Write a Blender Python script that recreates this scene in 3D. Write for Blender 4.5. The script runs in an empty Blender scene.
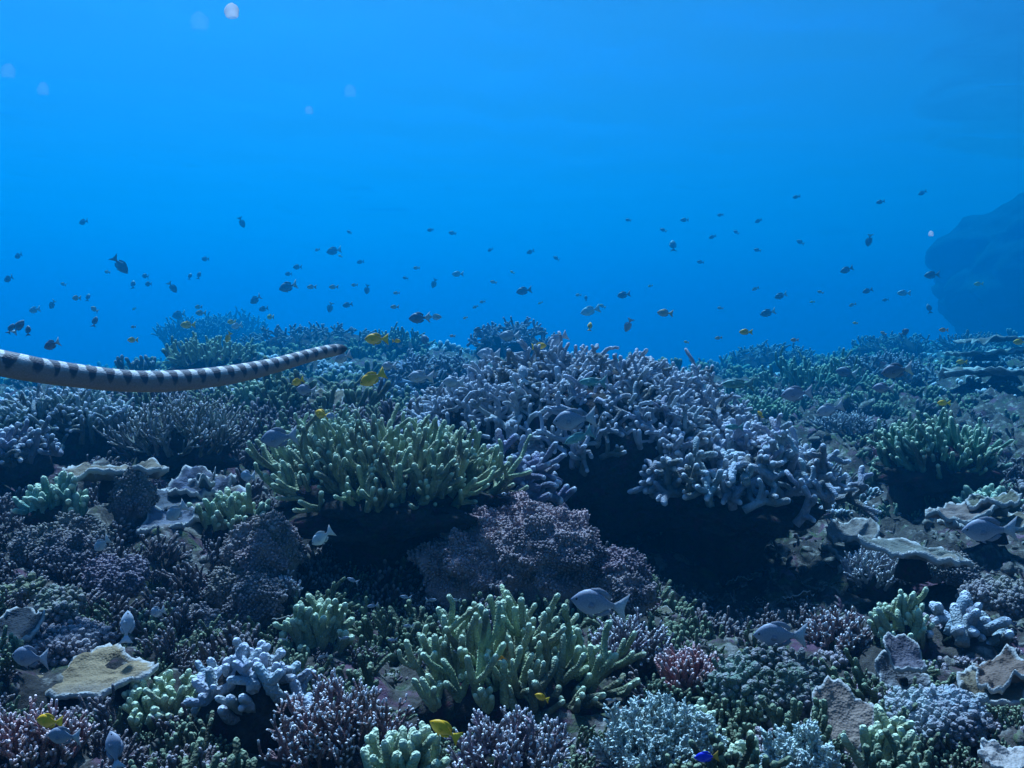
import bpy, math, random
import numpy as np
from mathutils import Vector, Matrix

S = bpy.context.scene
COL = S.collection
R = math.radians

# ------------------------------------------------------------------ camera
F_PX, PITCH, CAM_Z = 887.0, math.atan(54 / 887.0), 1.2
cam_d = bpy.data.cameras.new('camera')
cam = bpy.data.objects.new('camera', cam_d)
COL.objects.link(cam)
cam_d.sensor_width = 36.0
cam_d.lens = F_PX / 1024 * 36.0
cam_d.clip_start, cam_d.clip_end = 0.02, 500
cam.location = (0, 0, CAM_Z)
cam.rotation_euler = (math.pi / 2 - PITCH, 0, 0)
S.camera = cam

# ------------------------------------------------------------------ daylight above the water
SUN_EL, SUN_AZ = 60.0, -20.0          # azimuth from straight ahead (+Y), towards -X
w = bpy.data.worlds.new('World'); S.world = w; w.use_nodes = True
nt = w.node_tree; nt.nodes.clear()
sky = nt.nodes.new('ShaderNodeTexSky'); sky.sky_type = 'NISHITA'; sky.sun_disc = False
sky.sun_elevation = R(SUN_EL); sky.sun_rotation = R(SUN_AZ)
bg = nt.nodes.new('ShaderNodeBackground'); bg.inputs['Strength'].default_value = 0.062
out = nt.nodes.new('ShaderNodeOutputWorld')
nt.links.new(sky.outputs[0], bg.inputs[0]); nt.links.new(bg.outputs[0], out.inputs[0])
sd = bpy.data.lights.new('sun', 'SUN'); sd.energy = 5.0; sd.angle = R(4); sd.color = (1.0, 0.95, 0.88)
sun = bpy.data.objects.new('sun', sd); COL.objects.link(sun)
e, a = R(SUN_EL), R(SUN_AZ)
to_sun = Vector((math.cos(e) * math.sin(a), math.cos(e) * math.cos(a), math.sin(e)))
sun.rotation_euler = (-to_sun).to_track_quat('-Z', 'Y').to_euler()

S.view_settings.view_transform = 'Standard'
S.view_settings.look = 'None'
S.view_settings.gamma = 1
S.view_settings.use_curve_mapping = False
S.view_settings.exposure = 1.43
S.render.engine = 'CYCLES'
cy = S.cycles
cy.use_denoising = True
cy.max_bounces = 6; cy.diffuse_bounces = 2; cy.glossy_bounces = 2; cy.transmission_bounces = 2
cy.volume_bounces = 1; cy.transparent_max_bounces = 8
cy.caustics_reflective = False; cy.caustics_refractive = False
cy.sample_clamp_indirect = 4.0

# ------------------------------------------------------------------ small helpers
def at(px, py, Y):
    """point in the place, Y metres ahead, seen at a pixel of the photograph"""
    u, v = (px - 512) / F_PX, (384 - py) / F_PX
    cp, sp = math.cos(PITCH), math.sin(PITCH)
    d = np.array([u, cp + v * sp, -sp + v * cp])
    return np.array([0, 0, CAM_Z]) + d * (Y / d[1])

def unit(v):
    v = np.asarray(v, float)
    return v / (np.linalg.norm(v) + 1e-12)

def hash3(ix, iy, iz, seed):
    n = (ix * 73856093) ^ (iy * 19349663) ^ (iz * 83492791) ^ (seed * 2654435761)
    n = (n ^ (n >> 13)) * 1274126177
    n = n & 0x7fffffff
    n = (n ^ (n >> 15)) * 2246822519 & 0x7fffffff
    return (n & 0xffff) / 65535.0

def vnoise(p, seed=0):
    """value noise in -1..1 at points p (n,3)"""
    p = np.asarray(p, float)
    i = np.floor(p).astype(np.int64); f = p - i
    f = f * f * (3 - 2 * f)
    r = 0
    for dx in (0, 1):
        for dy in (0, 1):
            for dz in (0, 1):
                wgt = (f[:, 0] if dx else 1 - f[:, 0]) * (f[:, 1] if dy else 1 - f[:, 1]) * (f[:, 2] if dz else 1 - f[:, 2])
                r = r + wgt * hash3(i[:, 0] + dx, i[:, 1] + dy, i[:, 2] + dz, seed)
    return r * 2 - 1

def fbm(p, octs=4, seed=0, gain=0.5):
    r, amp, q = 0, 1.0, np.asarray(p, float)
    for k in range(octs):
        r = r + amp * vnoise(q, seed + k * 17)
        q = q * 2.03 + 11.3; amp *= gain
    return r

class MB:
    """collects tubes and sheets, builds ONE mesh object"""
    def __init__(self):
        self.v, self.t, self.q, self.tr, self.n = [], [], [], [], 0
    def add(self, verts, tip, quads=None, tris=None):
        verts = np.asarray(verts, float)
        self.v.append(verts); self.t.append(np.broadcast_to(np.asarray(tip, float), (len(verts),)))
        if quads is not None and len(quads): self.q.append(np.asarray(quads, np.int64) + self.n)
        if tris is not None and len(tris): self.tr.append(np.asarray(tris, np.int64) + self.n)
        self.n += len(verts)
    def tube(self, pts, rad, tip, sides=6, flat=1.0, rough=0.0, rng=None):
        pts = np.asarray(pts, float); n = len(pts)
        tan = np.gradient(pts, axis=0)
        tan /= np.linalg.norm(tan, axis=1)[:, None] + 1e-12
        m = np.abs(tan.mean(0)); ref = np.zeros(3); ref[int(np.argmin(m))] = 1
        u = np.cross(tan, ref); u /= np.linalg.norm(u, axis=1)[:, None] + 1e-12
        b = np.cross(tan, u)
        key = (n, sides)
        if key not in _TUBE:
            an = np.arange(sides) * 2 * math.pi / sides
            k = np.arange(sides); k2 = (k + 1) % sides
            qs = [np.stack([i * sides + k, i * sides + k2, (i + 1) * sides + k2, (i + 1) * sides + k], 1) for i in range(n - 1)]
            tr = np.stack([(n - 1) * sides + k, (n - 1) * sides + k2, np.full(sides, n * sides)], 1)
            tr = np.concatenate([tr, np.stack([k2, k, np.full(sides, n * sides + 1)], 1)])
            _TUBE[key] = (np.cos(an), np.sin(an), np.concatenate(qs), tr)
        ca, sa, qs, tr = _TUBE[key]
        rad = np.asarray(rad, float)
        rr = np.repeat(rad[:, None], sides, 1)
        if rough and rng is not None: rr = rr * (1 + rough * (rng.random(rr.shape) - .5))
        ring = pts[:, None, :] + rr[..., None] * (ca[None, :, None] * u[:, None, :] + flat * sa[None, :, None] * b[:, None, :])
        vv = np.concatenate([ring.reshape(-1, 3), (pts[-1] + tan[-1] * rad[-1] * .5)[None], pts[:1]])
        tt = np.concatenate([np.repeat(np.asarray(tip, float), sides), [tip[-1], tip[0]]])
        self.add(vv, tt, qs, tr)
    def arrays(self):
        return (np.concatenate(self.v), np.concatenate(self.t),
                np.concatenate(self.q) if self.q else np.zeros((0, 4), np.int64),
                np.concatenate(self.tr) if self.tr else np.zeros((0, 3), np.int64))
    def build(self, name, mat, parent=None, color=None, smooth=True):
        return mesh_obj(name, *self.arrays(), mat, parent, color, smooth)
_TUBE = {}

def mesh_obj(name, v, tip, q, tr, mat, parent=None, color=None, smooth=True):
    me = bpy.data.meshes.new(name)
    nq, n3 = len(q), len(tr)
    me.vertices.add(len(v)); me.vertices.foreach_set('co', np.ascontiguousarray(v, np.float32).ravel())
    me.loops.add(nq * 4 + n3 * 3)
    me.loops.foreach_set('vertex_index', np.concatenate([q.ravel(), tr.ravel()]).astype(np.int32))
    me.polygons.add(nq + n3)
    me.polygons.foreach_set('loop_start', np.concatenate([np.arange(nq) * 4, nq * 4 + np.arange(n3) * 3]).astype(np.int32))
    me.polygons.foreach_set('use_smooth', np.full(nq + n3, smooth))
    at_ = me.attributes.new('tip', 'FLOAT', 'POINT'); at_.data.foreach_set('value', np.ascontiguousarray(tip, np.float32))
    me.update(calc_edges=True); me.validate()
    me.materials.append(mat)
    o = bpy.data.objects.new(name, me); COL.objects.link(o)
    if parent is not None: o.parent = parent
    if color is not None: o.color = (*color, 1)
    return o

def tag(o, label=None, cat=None, group=None, kind=None):
    if label: o['label'] = label
    if cat: o['category'] = cat
    if group: o['group'] = group
    if kind: o['kind'] = kind
    return o

def empty(name, loc, label=None, cat=None, group=None):
    o = bpy.data.objects.new(name, None); COL.objects.link(o)
    o.empty_display_size = .05
    o.location = loc
    return tag(o, label, cat, group)

CHILDREN = {}
def reg(o, root):
    CHILDREN.setdefault(root.name, []).append(o); return o

def copy_thing(root, loc, rotz=0, scale=1.0, color=None, label=None, group=None, cat=None):
    r = root.copy(); COL.objects.link(r)
    r.location = loc; r.rotation_euler = (0, 0, rotz)
    r.scale = scale if hasattr(scale, '__len__') else (scale,) * 3
    for ch in root.children:
        c = ch.copy(); COL.objects.link(c); c.parent = r
        if color is not None and ch.get('own_color') is None: c.color = (*color, 1)
        for g in ch.children:
            d = g.copy(); COL.objects.link(d); d.parent = c
    if color is not None and r.type == 'MESH': r.color = (*color, 1)
    tag(r, label, cat, group)
    return r

# ------------------------------------------------------------------ materials
def new_mat(name):
    m = bpy.data.materials.new(name); m.use_nodes = True
    t = m.node_tree; t.nodes.clear()
    o = t.nodes.new('ShaderNodeOutputMaterial')
    return m, t, o

def N(t, typ, **kw):
    n = t.nodes.new(typ)
    for k, v in kw.items():
        if k in n.inputs: n.inputs[k].default_value = v
        else: setattr(n, k, v)
    return n

def mixc(t, fac, a, b, mode='MIX'):
    n = t.nodes.new('ShaderNodeMix'); n.data_type = 'RGBA'; n.blend_type = mode
    for i, v in ((0, fac), (6, a), (7, b)):
        if hasattr(v, 'is_linked') or hasattr(v, 'links'): t.links.new(v, n.inputs[i])
        else: n.inputs[i].default_value = v
    return n.outputs[2]

def ramp(t, src, stops):
    n = t.nodes.new('ShaderNodeValToRGB')
    el = n.color_ramp.elements
    while len(el) < len(stops): el.new(.5)
    for x, (p, c) in zip(el, stops):
        x.position = p; x.color = c if hasattr(c, '__len__') else (c, c, c, 1)
    t.links.new(src, n.inputs[0]); return n.outputs[0]

def bsdf(t, o, col, rough=.85, spec=.2, bump=None, bstr=.4, bdist=.002):
    b = t.nodes.new('ShaderNodeBsdfPrincipled')
    if hasattr(col, 'links'): t.links.new(col, b.inputs['Base Color'])
    else: b.inputs['Base Color'].default_value = col
    b.inputs['Roughness'].default_value = rough
    b.inputs['Specular IOR Level'].default_value = spec
    if bump is not None:
        n = t.nodes.new('ShaderNodeBump'); n.inputs['Strength'].default_value = bstr; n.inputs['Distance'].default_value = bdist
        t.links.new(bump, n.inputs['Height']); t.links.new(n.outputs[0], b.inputs['Normal'])
    t.links.new(b.outputs[0], o.inputs[0]); return b

def coral_mat(name, tipcol, mott=(.62, 1.25), scale=28, polyp=260, bstr=.8, dirt=(.10, .09, .06)):
    """living coral: the object's own colour, mottled, with the paler growing tips"""
    m, t, o = new_mat(name)
    tc = t.nodes.new('ShaderNodeTexCoord')
    oi = t.nodes.new('ShaderNodeObjectInfo')
    n1 = N(t, 'ShaderNodeTexNoise', Scale=scale, Detail=4.0); t.links.new(tc.outputs['Object'], n1.inputs['Vector'])
    n2 = N(t, 'ShaderNodeTexNoise', Scale=scale * .35, Detail=2.0); t.links.new(tc.outputs['Object'], n2.inputs['Vector'])
    vo = N(t, 'ShaderNodeTexVoronoi', Scale=polyp); t.links.new(tc.outputs['Object'], vo.inputs['Vector'])
    mo = ramp(t, n1.outputs[0], [(.3, mott[0]), (.7, mott[1])])
    c = mixc(t, 1.0, oi.outputs['Color'], mo, 'MULTIPLY')
    dr = ramp(t, n2.outputs[0], [(.50, 0.0), (.64, .8)])
    c = mixc(t, dr, c, (*dirt, 1))
    at_ = t.nodes.new('ShaderNodeAttribute'); at_.attribute_name = 'tip'
    tp = ramp(t, at_.outputs['Fac'], [(.3, 0.0), (.95, 1.0)])
    c = mixc(t, tp, c, (*tipcol, 1))
    bsdf(t, o, c, .9, .1, vo.outputs['Distance'], bstr, .004)
    return m

def rock_mat(name, cols, scale=9, bump=60, bd=.012):
    m, t, o = new_mat(name)
    tc = t.nodes.new('ShaderNodeTexCoord')
    def noise(s, d=5.0, off=0):
        mp = N(t, 'ShaderNodeMapping'); mp.inputs['Location'].default_value = (off, off * .7, off * 1.3)
        t.links.new(tc.outputs['Object'], mp.inputs[0])
        n = N(t, 'ShaderNodeTexNoise', Scale=s, Detail=d, Roughness=.62); t.links.new(mp.outputs[0], n.inputs['Vector']); return n.outputs[0]
    c = mixc(t, ramp(t, noise(scale), [(.38, 0.0), (.6, 1.0)]), (*cols[0], 1), (*cols[1], 1))
    for k, cc in enumerate(cols[2:]):
        c = mixc(t, ramp(t, noise(scale * (1.6 + k), 4.0, 5.1 * (k + 1)), [(.55, 0.0), (.63, .9)]), c, (*cc, 1))
    c = mixc(t, .75, c, ramp(t, noise(bump * 1.5, 5.0, 3), [(.3, .45), (.7, 1.35)]), 'MULTIPLY')
    bsdf(t, o, c, .95, .1, noise(bump, 6.0, 9), .9, bd)
    return m
M = {
    'finger':  coral_mat('finger_coral', (.62, .72, .50), scale=30),
    'stag':    coral_mat('staghorn_coral', (.64, .66, .72), scale=22, polyp=220),
    'bushy':   coral_mat('bushy_coral', (.86, .84, .86), scale=30, polyp=340),
    'pink':    coral_mat('pink_coral', (.86, .68, .68), scale=30, polyp=340),
    'feather': coral_mat('soft_coral', (.58, .70, .66), scale=20, polyp=300),
    'knob':    coral_mat('knobby_coral', (.40, .34, .36), scale=16, polyp=300, dirt=(.12, .10, .12)),
    'plate':   coral_mat('plate_coral', (.40, .40, .39), scale=22, polyp=260, bstr=.4, dirt=(.16, .13, .10)),
    'sfinger': coral_mat('small_finger_coral', (.26, .32, .20), scale=24, dirt=(.05, .045, .03)),
    'sbushy':  coral_mat('small_bushy_coral', (.36, .32, .33), scale=24, polyp=340, dirt=(.06, .045, .04)),
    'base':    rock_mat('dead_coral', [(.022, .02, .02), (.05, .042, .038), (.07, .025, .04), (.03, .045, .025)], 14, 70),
    'reef':    rock_mat('reef_rock', [(.035, .032, .03), (.085, .075, .065), (.11, .055, .085), (.06, .085, .045), (.22, .21, .19)], 5, 45, .015),
    'rubble':  rock_mat('rubble', [(.07, .065, .06), (.16, .145, .13), (.16, .09, .13), (.11, .14, .07), (.32, .32, .29)], 8, 70, .006),
}

def perp(rng, d):
    r = rng.normal(size=3); r -= d * r.dot(d)
    return unit(r)

def grow(mb, rng, p, d, L, r0, r1, fork=2, depth=1, up=.12, wig=.16, sides=6, tipl=.02, ang=(28, 52), clen=(.4, .7), bulge=1.0):
    """one branch with its forks; rounded ends whose last TIPL metres are the pale growing tip"""
    n = max(4, min(9, int(L / (2.2 * r0))))
    pts, dirs, q = [np.array(p, float)], [], np.array(p, float); d = unit(d)
    for i in range(n):
        d = unit(d + rng.normal(size=3) * wig + np.array([0, 0, up]))
        q = q + d * L / n; pts.append(q); dirs.append(d)
    pts = np.array(pts); rad = np.linspace(r0, r1, n + 1) * (1 + .24 * (rng.random(n + 1) - .5))
    rad[-1] *= bulge
    e = pts[-1]; rl = rad[-1]
    pts2 = np.concatenate([pts, [e + d * rl * .55, e + d * rl * .9]])
    rad2 = np.concatenate([rad, [rl * .8, rl * .42]])
    s = np.concatenate([[0], np.cumsum(np.linalg.norm(np.diff(pts2, axis=0), axis=1))])
    tip = np.clip(1 - (s[-1] - s) / tipl, 0, 1)
    mb.tube(pts2, rad2, tip, sides, rough=.14, rng=rng)
    if depth > 0:
        nf = fork if isinstance(fork, int) else rng.integers(fork[0], fork[1] + 1)
        for k in range(nf):
            i = int(np.clip(n * rng.uniform(.3, .92), 1, n - 1))
            di = dirs[i]; a_ = R(rng.uniform(*ang))
            cd = unit(di * math.cos(a_) + perp(rng, di) * math.sin(a_))
            if cd[2] < -.25: cd[2] *= -.5
            rr = max(rad[i] * .78, min(rad[i], r1))
            grow(mb, rng, pts[i], cd, L * rng.uniform(*clen), rr, min(r1, rr) * rng.uniform(.82, 1.0), fork, depth - 1, up, wig, sides, tipl, ang, clen, bulge)

def dome(rng, n, Rx, Ry, H, jit=.5):
    """n spread-out points on a dome over an ellipse: sunflower spacing with jitter"""
    k = np.arange(n) + .5
    rho = np.sqrt(k / n); th = k * 2.399963 + rng.uniform(0, 6.28)
    rho = np.clip(rho + rng.normal(size=n) * jit * .5 / math.sqrt(n), 0, 1); th = th + rng.normal(size=n) * jit / math.sqrt(n)
    x, y = rho * np.cos(th), rho * np.sin(th)
    z = np.sqrt(np.clip(1 - rho ** 2 * .88, 0, 1))
    return np.stack([x * Rx, y * Ry, z * H], 1)

def mound(rng, Rx, Ry, H, nu=30, nv=14, amp=.22, seed=None, under=.35, freq=3.0):
    """lumpy closed mound, with a skirt that sinks into the ground"""
    mb = MB(); sd_ = int(rng.integers(1e6)) if seed is None else seed
    th = np.arange(nu) * 2 * math.pi / nu
    el = np.linspace(-.5, 1, nv) * math.pi / 2
    E, T = np.meshgrid(el, th, indexing='ij')
    d = np.stack([np.cos(E) * np.cos(T), np.cos(E) * np.sin(T), np.sin(E)], -1).reshape(-1, 3)
    f = 1 + amp * fbm(d * freq + sd_ % 97, 4, sd_ % 1000)
    v = d * f[:, None] * np.array([Rx, Ry, H])
    v[:, 2] = np.where(v[:, 2] < 0, v[:, 2] * under / .5, v[:, 2])
    k = np.arange(nu); k2 = (k + 1) % nu
    q = np.concatenate([np.stack([i * nu + k, i * nu + k2, (i + 1) * nu + k2, (i + 1) * nu + k], 1) for i in range(nv - 1)])
    mb.add(v, np.zeros(len(v)), q)
    return mb

# each maker returns (list of branch MBs, base MB or None)
def mk_finger(rng, W, D, H, n, r=.0095, L=None, fork=(1, 3), depth=1, up=.16, tipl=.016, sides=7, spread=1.0, fillet=.45, bulge=1.05, wig=.19):
    tg = dome(rng, n, W, D, H); mbs = []
    for t in tg:
        st = t * np.array([.55, .55, .1]) if L is None else t - unit(t * np.array([spread / W, spread / D, 1.0 / H])) * L
        ln = np.linalg.norm(t - st)
        mb = MB(); grow(mb, rng, st, t - st, ln * rng.uniform(.72, 1.08), r * rng.uniform(1.45, 1.85), r * rng.uniform(.72, .88), fork, depth, up, wig, sides, tipl, (28, 58), (.3, .58), bulge)
        mbs.append(mb)
    return mbs, mound(rng, W * .72, D * .72, H * fillet)

def mk_stag(rng, W, D, H, n, r=.0115, L=.17, fork=(2, 3), depth=1, up=.06, core=.8, sides=7, tipl=.014, wig=.22, flatten=1.0):
    tg = dome(rng, n, W, D, H); mbs = []
    for t in tg:
        nrm = unit(t / np.array([W * W, D * D, H * H * flatten]))
        d = unit(nrm + rng.normal(size=3) * .65)
        if d[2] < -.05: d[2] = abs(d[2])
        l = L * rng.uniform(.75, 1.25)
        mb = MB(); grow(mb, rng, t - d * l * .75, d, l, r * rng.uniform(1.1, 1.4), r * rng.uniform(.7, .95), fork, depth, up, wig, sides, tipl, (38, 78), (.32, .6), 1.0)
        mbs.append(mb)
    return mbs, mound(rng, W * core, D * core, H * core, 40, 18, .16)

def mk_bushy(rng, W, D, H, n, r=.004, fork=(4, 7), tipl=.009, sides=5, depth=1, up=.16, clen=(.22, .42), ang=(34, 68)):
    tg = dome(rng, n, W, D, H); mbs = []
    for t in tg:
        st = t * np.array([.5, .5, .12]); ln = np.linalg.norm(t - st)
        mb = MB(); grow(mb, rng, st, t - st, ln * rng.uniform(.8, 1.1), r * 1.5, r * .62, fork, depth, up, .2, sides, tipl, ang, clen, .9)
        mbs.append(mb)
    return mbs, mound(rng, W * .6, D * .6, H * .45)

def mk_feather(rng, W, D, H, n, r=.0042):
    """soft coral: plumes of many short pointed leaflets"""
    tg = dome(rng, n, W, D, H); mbs = []
    for t in tg:
        st = t * np.array([.6, .6, .1]); d = unit(t - st + np.array([0, 0, .03])); ln = np.linalg.norm(t - st) * rng.uniform(.8, 1.15)
        mb = MB(); m = 8
        pts = [st]; q = st
        for i in range(m):
            d = unit(d + rng.normal(size=3) * .09 + np.array([0, 0, .1])); q = q + d * ln / m; pts.append(q)
        pts = np.array(pts); mb.tube(pts, np.linspace(r * 1.5, r * .6, m + 1), np.linspace(0, .6, m + 1), 5)
        side = perp(rng, d)
        for i in range(2, m + 1):
            f = i / m
            for s_ in (-1, 1):
                for kk in range(2):
                    ld = unit(d * .75 + s_ * side * rng.uniform(.5, 1.0) + rng.normal(size=3) * .25)
                    l = ln * rng.uniform(.16, .3) * (1.15 - .6 * f) + .004
                    p0 = pts[i] - (pts[i] - pts[i - 1]) * rng.random()
                    mb.tube([p0, p0 + ld * l * .5, p0 + ld * l * .85, p0 + ld * l], [r * .62, r * .7, r * .5, r * .2], [.2, .5, .85, 1], 4, .7)
                    for u_ in range(2):
                        l2 = l * .5; dd = unit(ld + perp(rng, ld) * .8)
                        p1 = p0 + ld * l * rng.uniform(.3, .8)
                        mb.tube([p1, p1 + dd * l2 * .6, p1 + dd * l2], [r * .45, r * .42, r * .15], [.4, .8, 1], 4, .7)
        mbs.append(mb)
    return mbs, mound(rng, W * .6, D * .6, H * .35)

def mk_knob(rng, W, D, H, lumps=5, knob=.0052, dens=1.0):
    """mauve cauliflower lumps: every lump is a mound closely set with blunt knobs"""
    out_ = []
    for k in range(lumps):
        if lumps == 1: cx = cy = 0; s = 1.0
        else:
            a_ = k * 2.399 + rng.uniform(0, .8); rr = math.sqrt((k + .3) / lumps) * .72
            cx, cy, s = rr * math.cos(a_) * W, rr * math.sin(a_) * D, rng.uniform(.42, .62)
        lw, ld, lh = W * s, D * s, H * s * 1.1
        cz = H * .75 * (1 - (cx / W) ** 2 - (cy / D) ** 2) - H * .15 if lumps > 1 else 0
        seed = int(rng.integers(1e6))
        mb = mound(rng, lw, ld, lh, 40, 20, .3, seed, .5, 3.2)
        v0 = mb.v[0].copy()
        n = int(dens * 2.2 * (lw + ld) * (lw + ld + 2 * lh) / (knob * knob) * .30)
        n = min(int(n * 1.25), 3600)
        i = np.arange(n) + .5
        el = np.arcsin(1 - i / n * 1.25); az = i * 2.399963
        d = np.stack([np.cos(el) * np.cos(az), np.cos(el) * np.sin(az), np.sin(el)], 1)
        f = 1 + .3 * fbm(d * 3.2 + seed % 97, 4, seed % 1000)
        p = d * f[:, None] * np.array([lw, ld, lh]); p[:, 2] = np.where(p[:, 2] < 0, p[:, 2], p[:, 2])
        nn = d / np.array([lw, ld, lh]); nn /= np.linalg.norm(nn, axis=1)[:, None]
        for a, b in zip(p, nn):
            b = unit(b + rng.normal(size=3) * .35 + np.array([0, 0, .15])); l = knob * rng.uniform(.6, 1.5); r_ = knob * .52 * rng.lognormal(0, .32)
            mb.tube([a - b * l * .3, a + b * l * .5, a + b * l * .92], [r_, r_ * 1.1, r_ * .55], [.0, .25, .6], 5)
        mb.v = [x + np.array([cx, cy, cz]) for x in mb.v]
        out_.append(mb)
    return out_, None

def mk_plate(rng, W, D, H, tiers=3, tilt=(0, 0), rimup=.12, thick=.006, fan=360, wave=.22):
    """tiers of thin, wavy-rimmed plates on a short stalk; the growing rim is pale"""
    out_ = []
    nu, nr = 84, 14
    for k in range(tiers):
        s = 1 - .22 * k * rng.uniform(.6, 1.2); zc = H * (.25 + .75 * (k / max(1, tiers - 1)) if tiers > 1 else .5)
        ox, oy = rng.normal(size=2) * .18 * np.array([W, D]) * (k > 0)
        ph = rng.uniform(0, 6.28); a0 = rng.uniform(0, 6.28); seed = int(rng.integers(900))
        th = np.arange(nu) / nu * 2 * math.pi
        cs = np.stack([np.cos(th) * 1.6, np.sin(th) * 1.6, np.full(nu, k * 3.3)], 1)
        edge = 1 + wave * fbm(cs + seed, 3, seed) + .025 * fbm(cs * 4 + seed, 2, seed)
        rr = np.linspace(0.0, 1, nr) ** .8
        g = rr[:, None] * np.ones(nu)[None]
        x = g * edge * np.cos(th) * W * s; y = g * edge * np.sin(th) * D * s
        pp = np.stack([x.ravel() * 9 / W, y.ravel() * 9 / D, np.full(x.size, seed * .1)], 1)
        bumpy = (fbm(pp * .45, 3, seed) * .16 + fbm(pp * 1.3, 2, seed + 5) * .005).reshape(x.shape)
        z = (rimup * g ** 2.2 * (1 + .8 * np.sin(th * 3 + ph)) + bumpy * g) * min(W, D) * 1.2 - .06 * (1 - g) ** 2 * H
        z = z + x * tilt[0] + y * tilt[1]
        tipv = np.clip((g - .84) / .16, 0, 1)
        top = np.stack([x + ox, y + oy, z + zc], -1).reshape(-1, 3)
        bot = top - np.array([0, 0, 1.0]) * (thick * (1.5 - g.ravel() * .45))[:, None]
        mb = MB(); kk = np.arange(nu); k2 = (kk + 1) % nu
        q = np.concatenate([np.stack([i * nu + kk, (i) * nu + k2, (i + 1) * nu + k2, (i + 1) * nu + kk], 1) for i in range(nr - 1)])
        m = nu * nr
        qb = q[:, ::-1] + m
        last = (nr - 1) * nu
        qe = np.stack([last + kk, last + k2, last + k2 + m, last + kk + m], 1)[:, ::1]
        mb.add(np.concatenate([top, bot]), np.concatenate([tipv.ravel(), tipv.ravel() * .8]), np.concatenate([q, qb, qe]))
        out_.append(mb)
    st = MB()
    st.tube([[0, 0, -.04], [0, 0, H * .3], [0, 0, H * .3]], [W * .3, W * .2, W * .2], [0, 0, 0], 12, rough=.3, rng=rng)
    return out_, st

NAMES = {'finger': ('finger_coral', 'branch'), 'stag': ('staghorn_coral', 'branch'), 'bushy': ('bushy_coral', 'branch'),
         'pink': ('bushy_coral', 'branch'), 'feather': ('soft_coral', 'plume'), 'knob': ('cauliflower_coral', 'lobe'), 'plate': ('plate_coral', 'plate')}
MAKE = {'finger': mk_finger, 'stag': mk_stag, 'bushy': mk_bushy, 'pink': mk_bushy, 'feather': mk_feather, 'knob': mk_knob, 'plate': mk_plate}
DIM = .88
HUE = {'finger': (.34, .40, .24), 'stag': (.38, .42, .48), 'bushy': (.30, .18, .17), 'pink': (.46, .21, .20),
       'feather': (.36, .42, .38), 'knob': (.32, .275, .26), 'plate': (.26, .21, .17)}

def assemble(kind, mbs, base, loc, label, group=None, color=None, eye=None, name=None):
    """a coral colony: an Empty with its branches (or plates, lobes, plumes) and its dead base as parts"""
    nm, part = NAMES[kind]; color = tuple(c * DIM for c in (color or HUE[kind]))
    root = empty(name or nm, loc, label, 'coral', group)
    if len(mbs) > 95:                                   # the 95 nearest the viewer stay parts of their own
        cy = [np.concatenate(m.v).mean(0) for m in mbs]
        order = sorted(range(len(mbs)), key=lambda i: cy[i][1] * 1.0 - cy[i][2] * .6)
        keep = [mbs[i] for i in order[:95]]; rest = MB()
        for i in order[95:]:
            v, t, q, tr = mbs[i].arrays(); rest.add(v, t, q, tr)
        tag(rest.build('thicket', M[kind], root, color), kind='stuff')
        mbs = keep
    vr = np.random.default_rng(int(abs(loc[0] * 997 + loc[1] * 131)) + len(mbs))
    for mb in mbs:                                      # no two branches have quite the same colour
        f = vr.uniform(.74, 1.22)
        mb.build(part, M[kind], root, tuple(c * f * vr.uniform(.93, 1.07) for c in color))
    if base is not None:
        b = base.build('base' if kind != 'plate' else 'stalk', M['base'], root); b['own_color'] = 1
    return root

def proto_mesh(mbs):
    a = MB()
    for m in mbs:
        v, t, q, tr = m.arrays(); a.add(v, t, q, tr)
    return a
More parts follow.
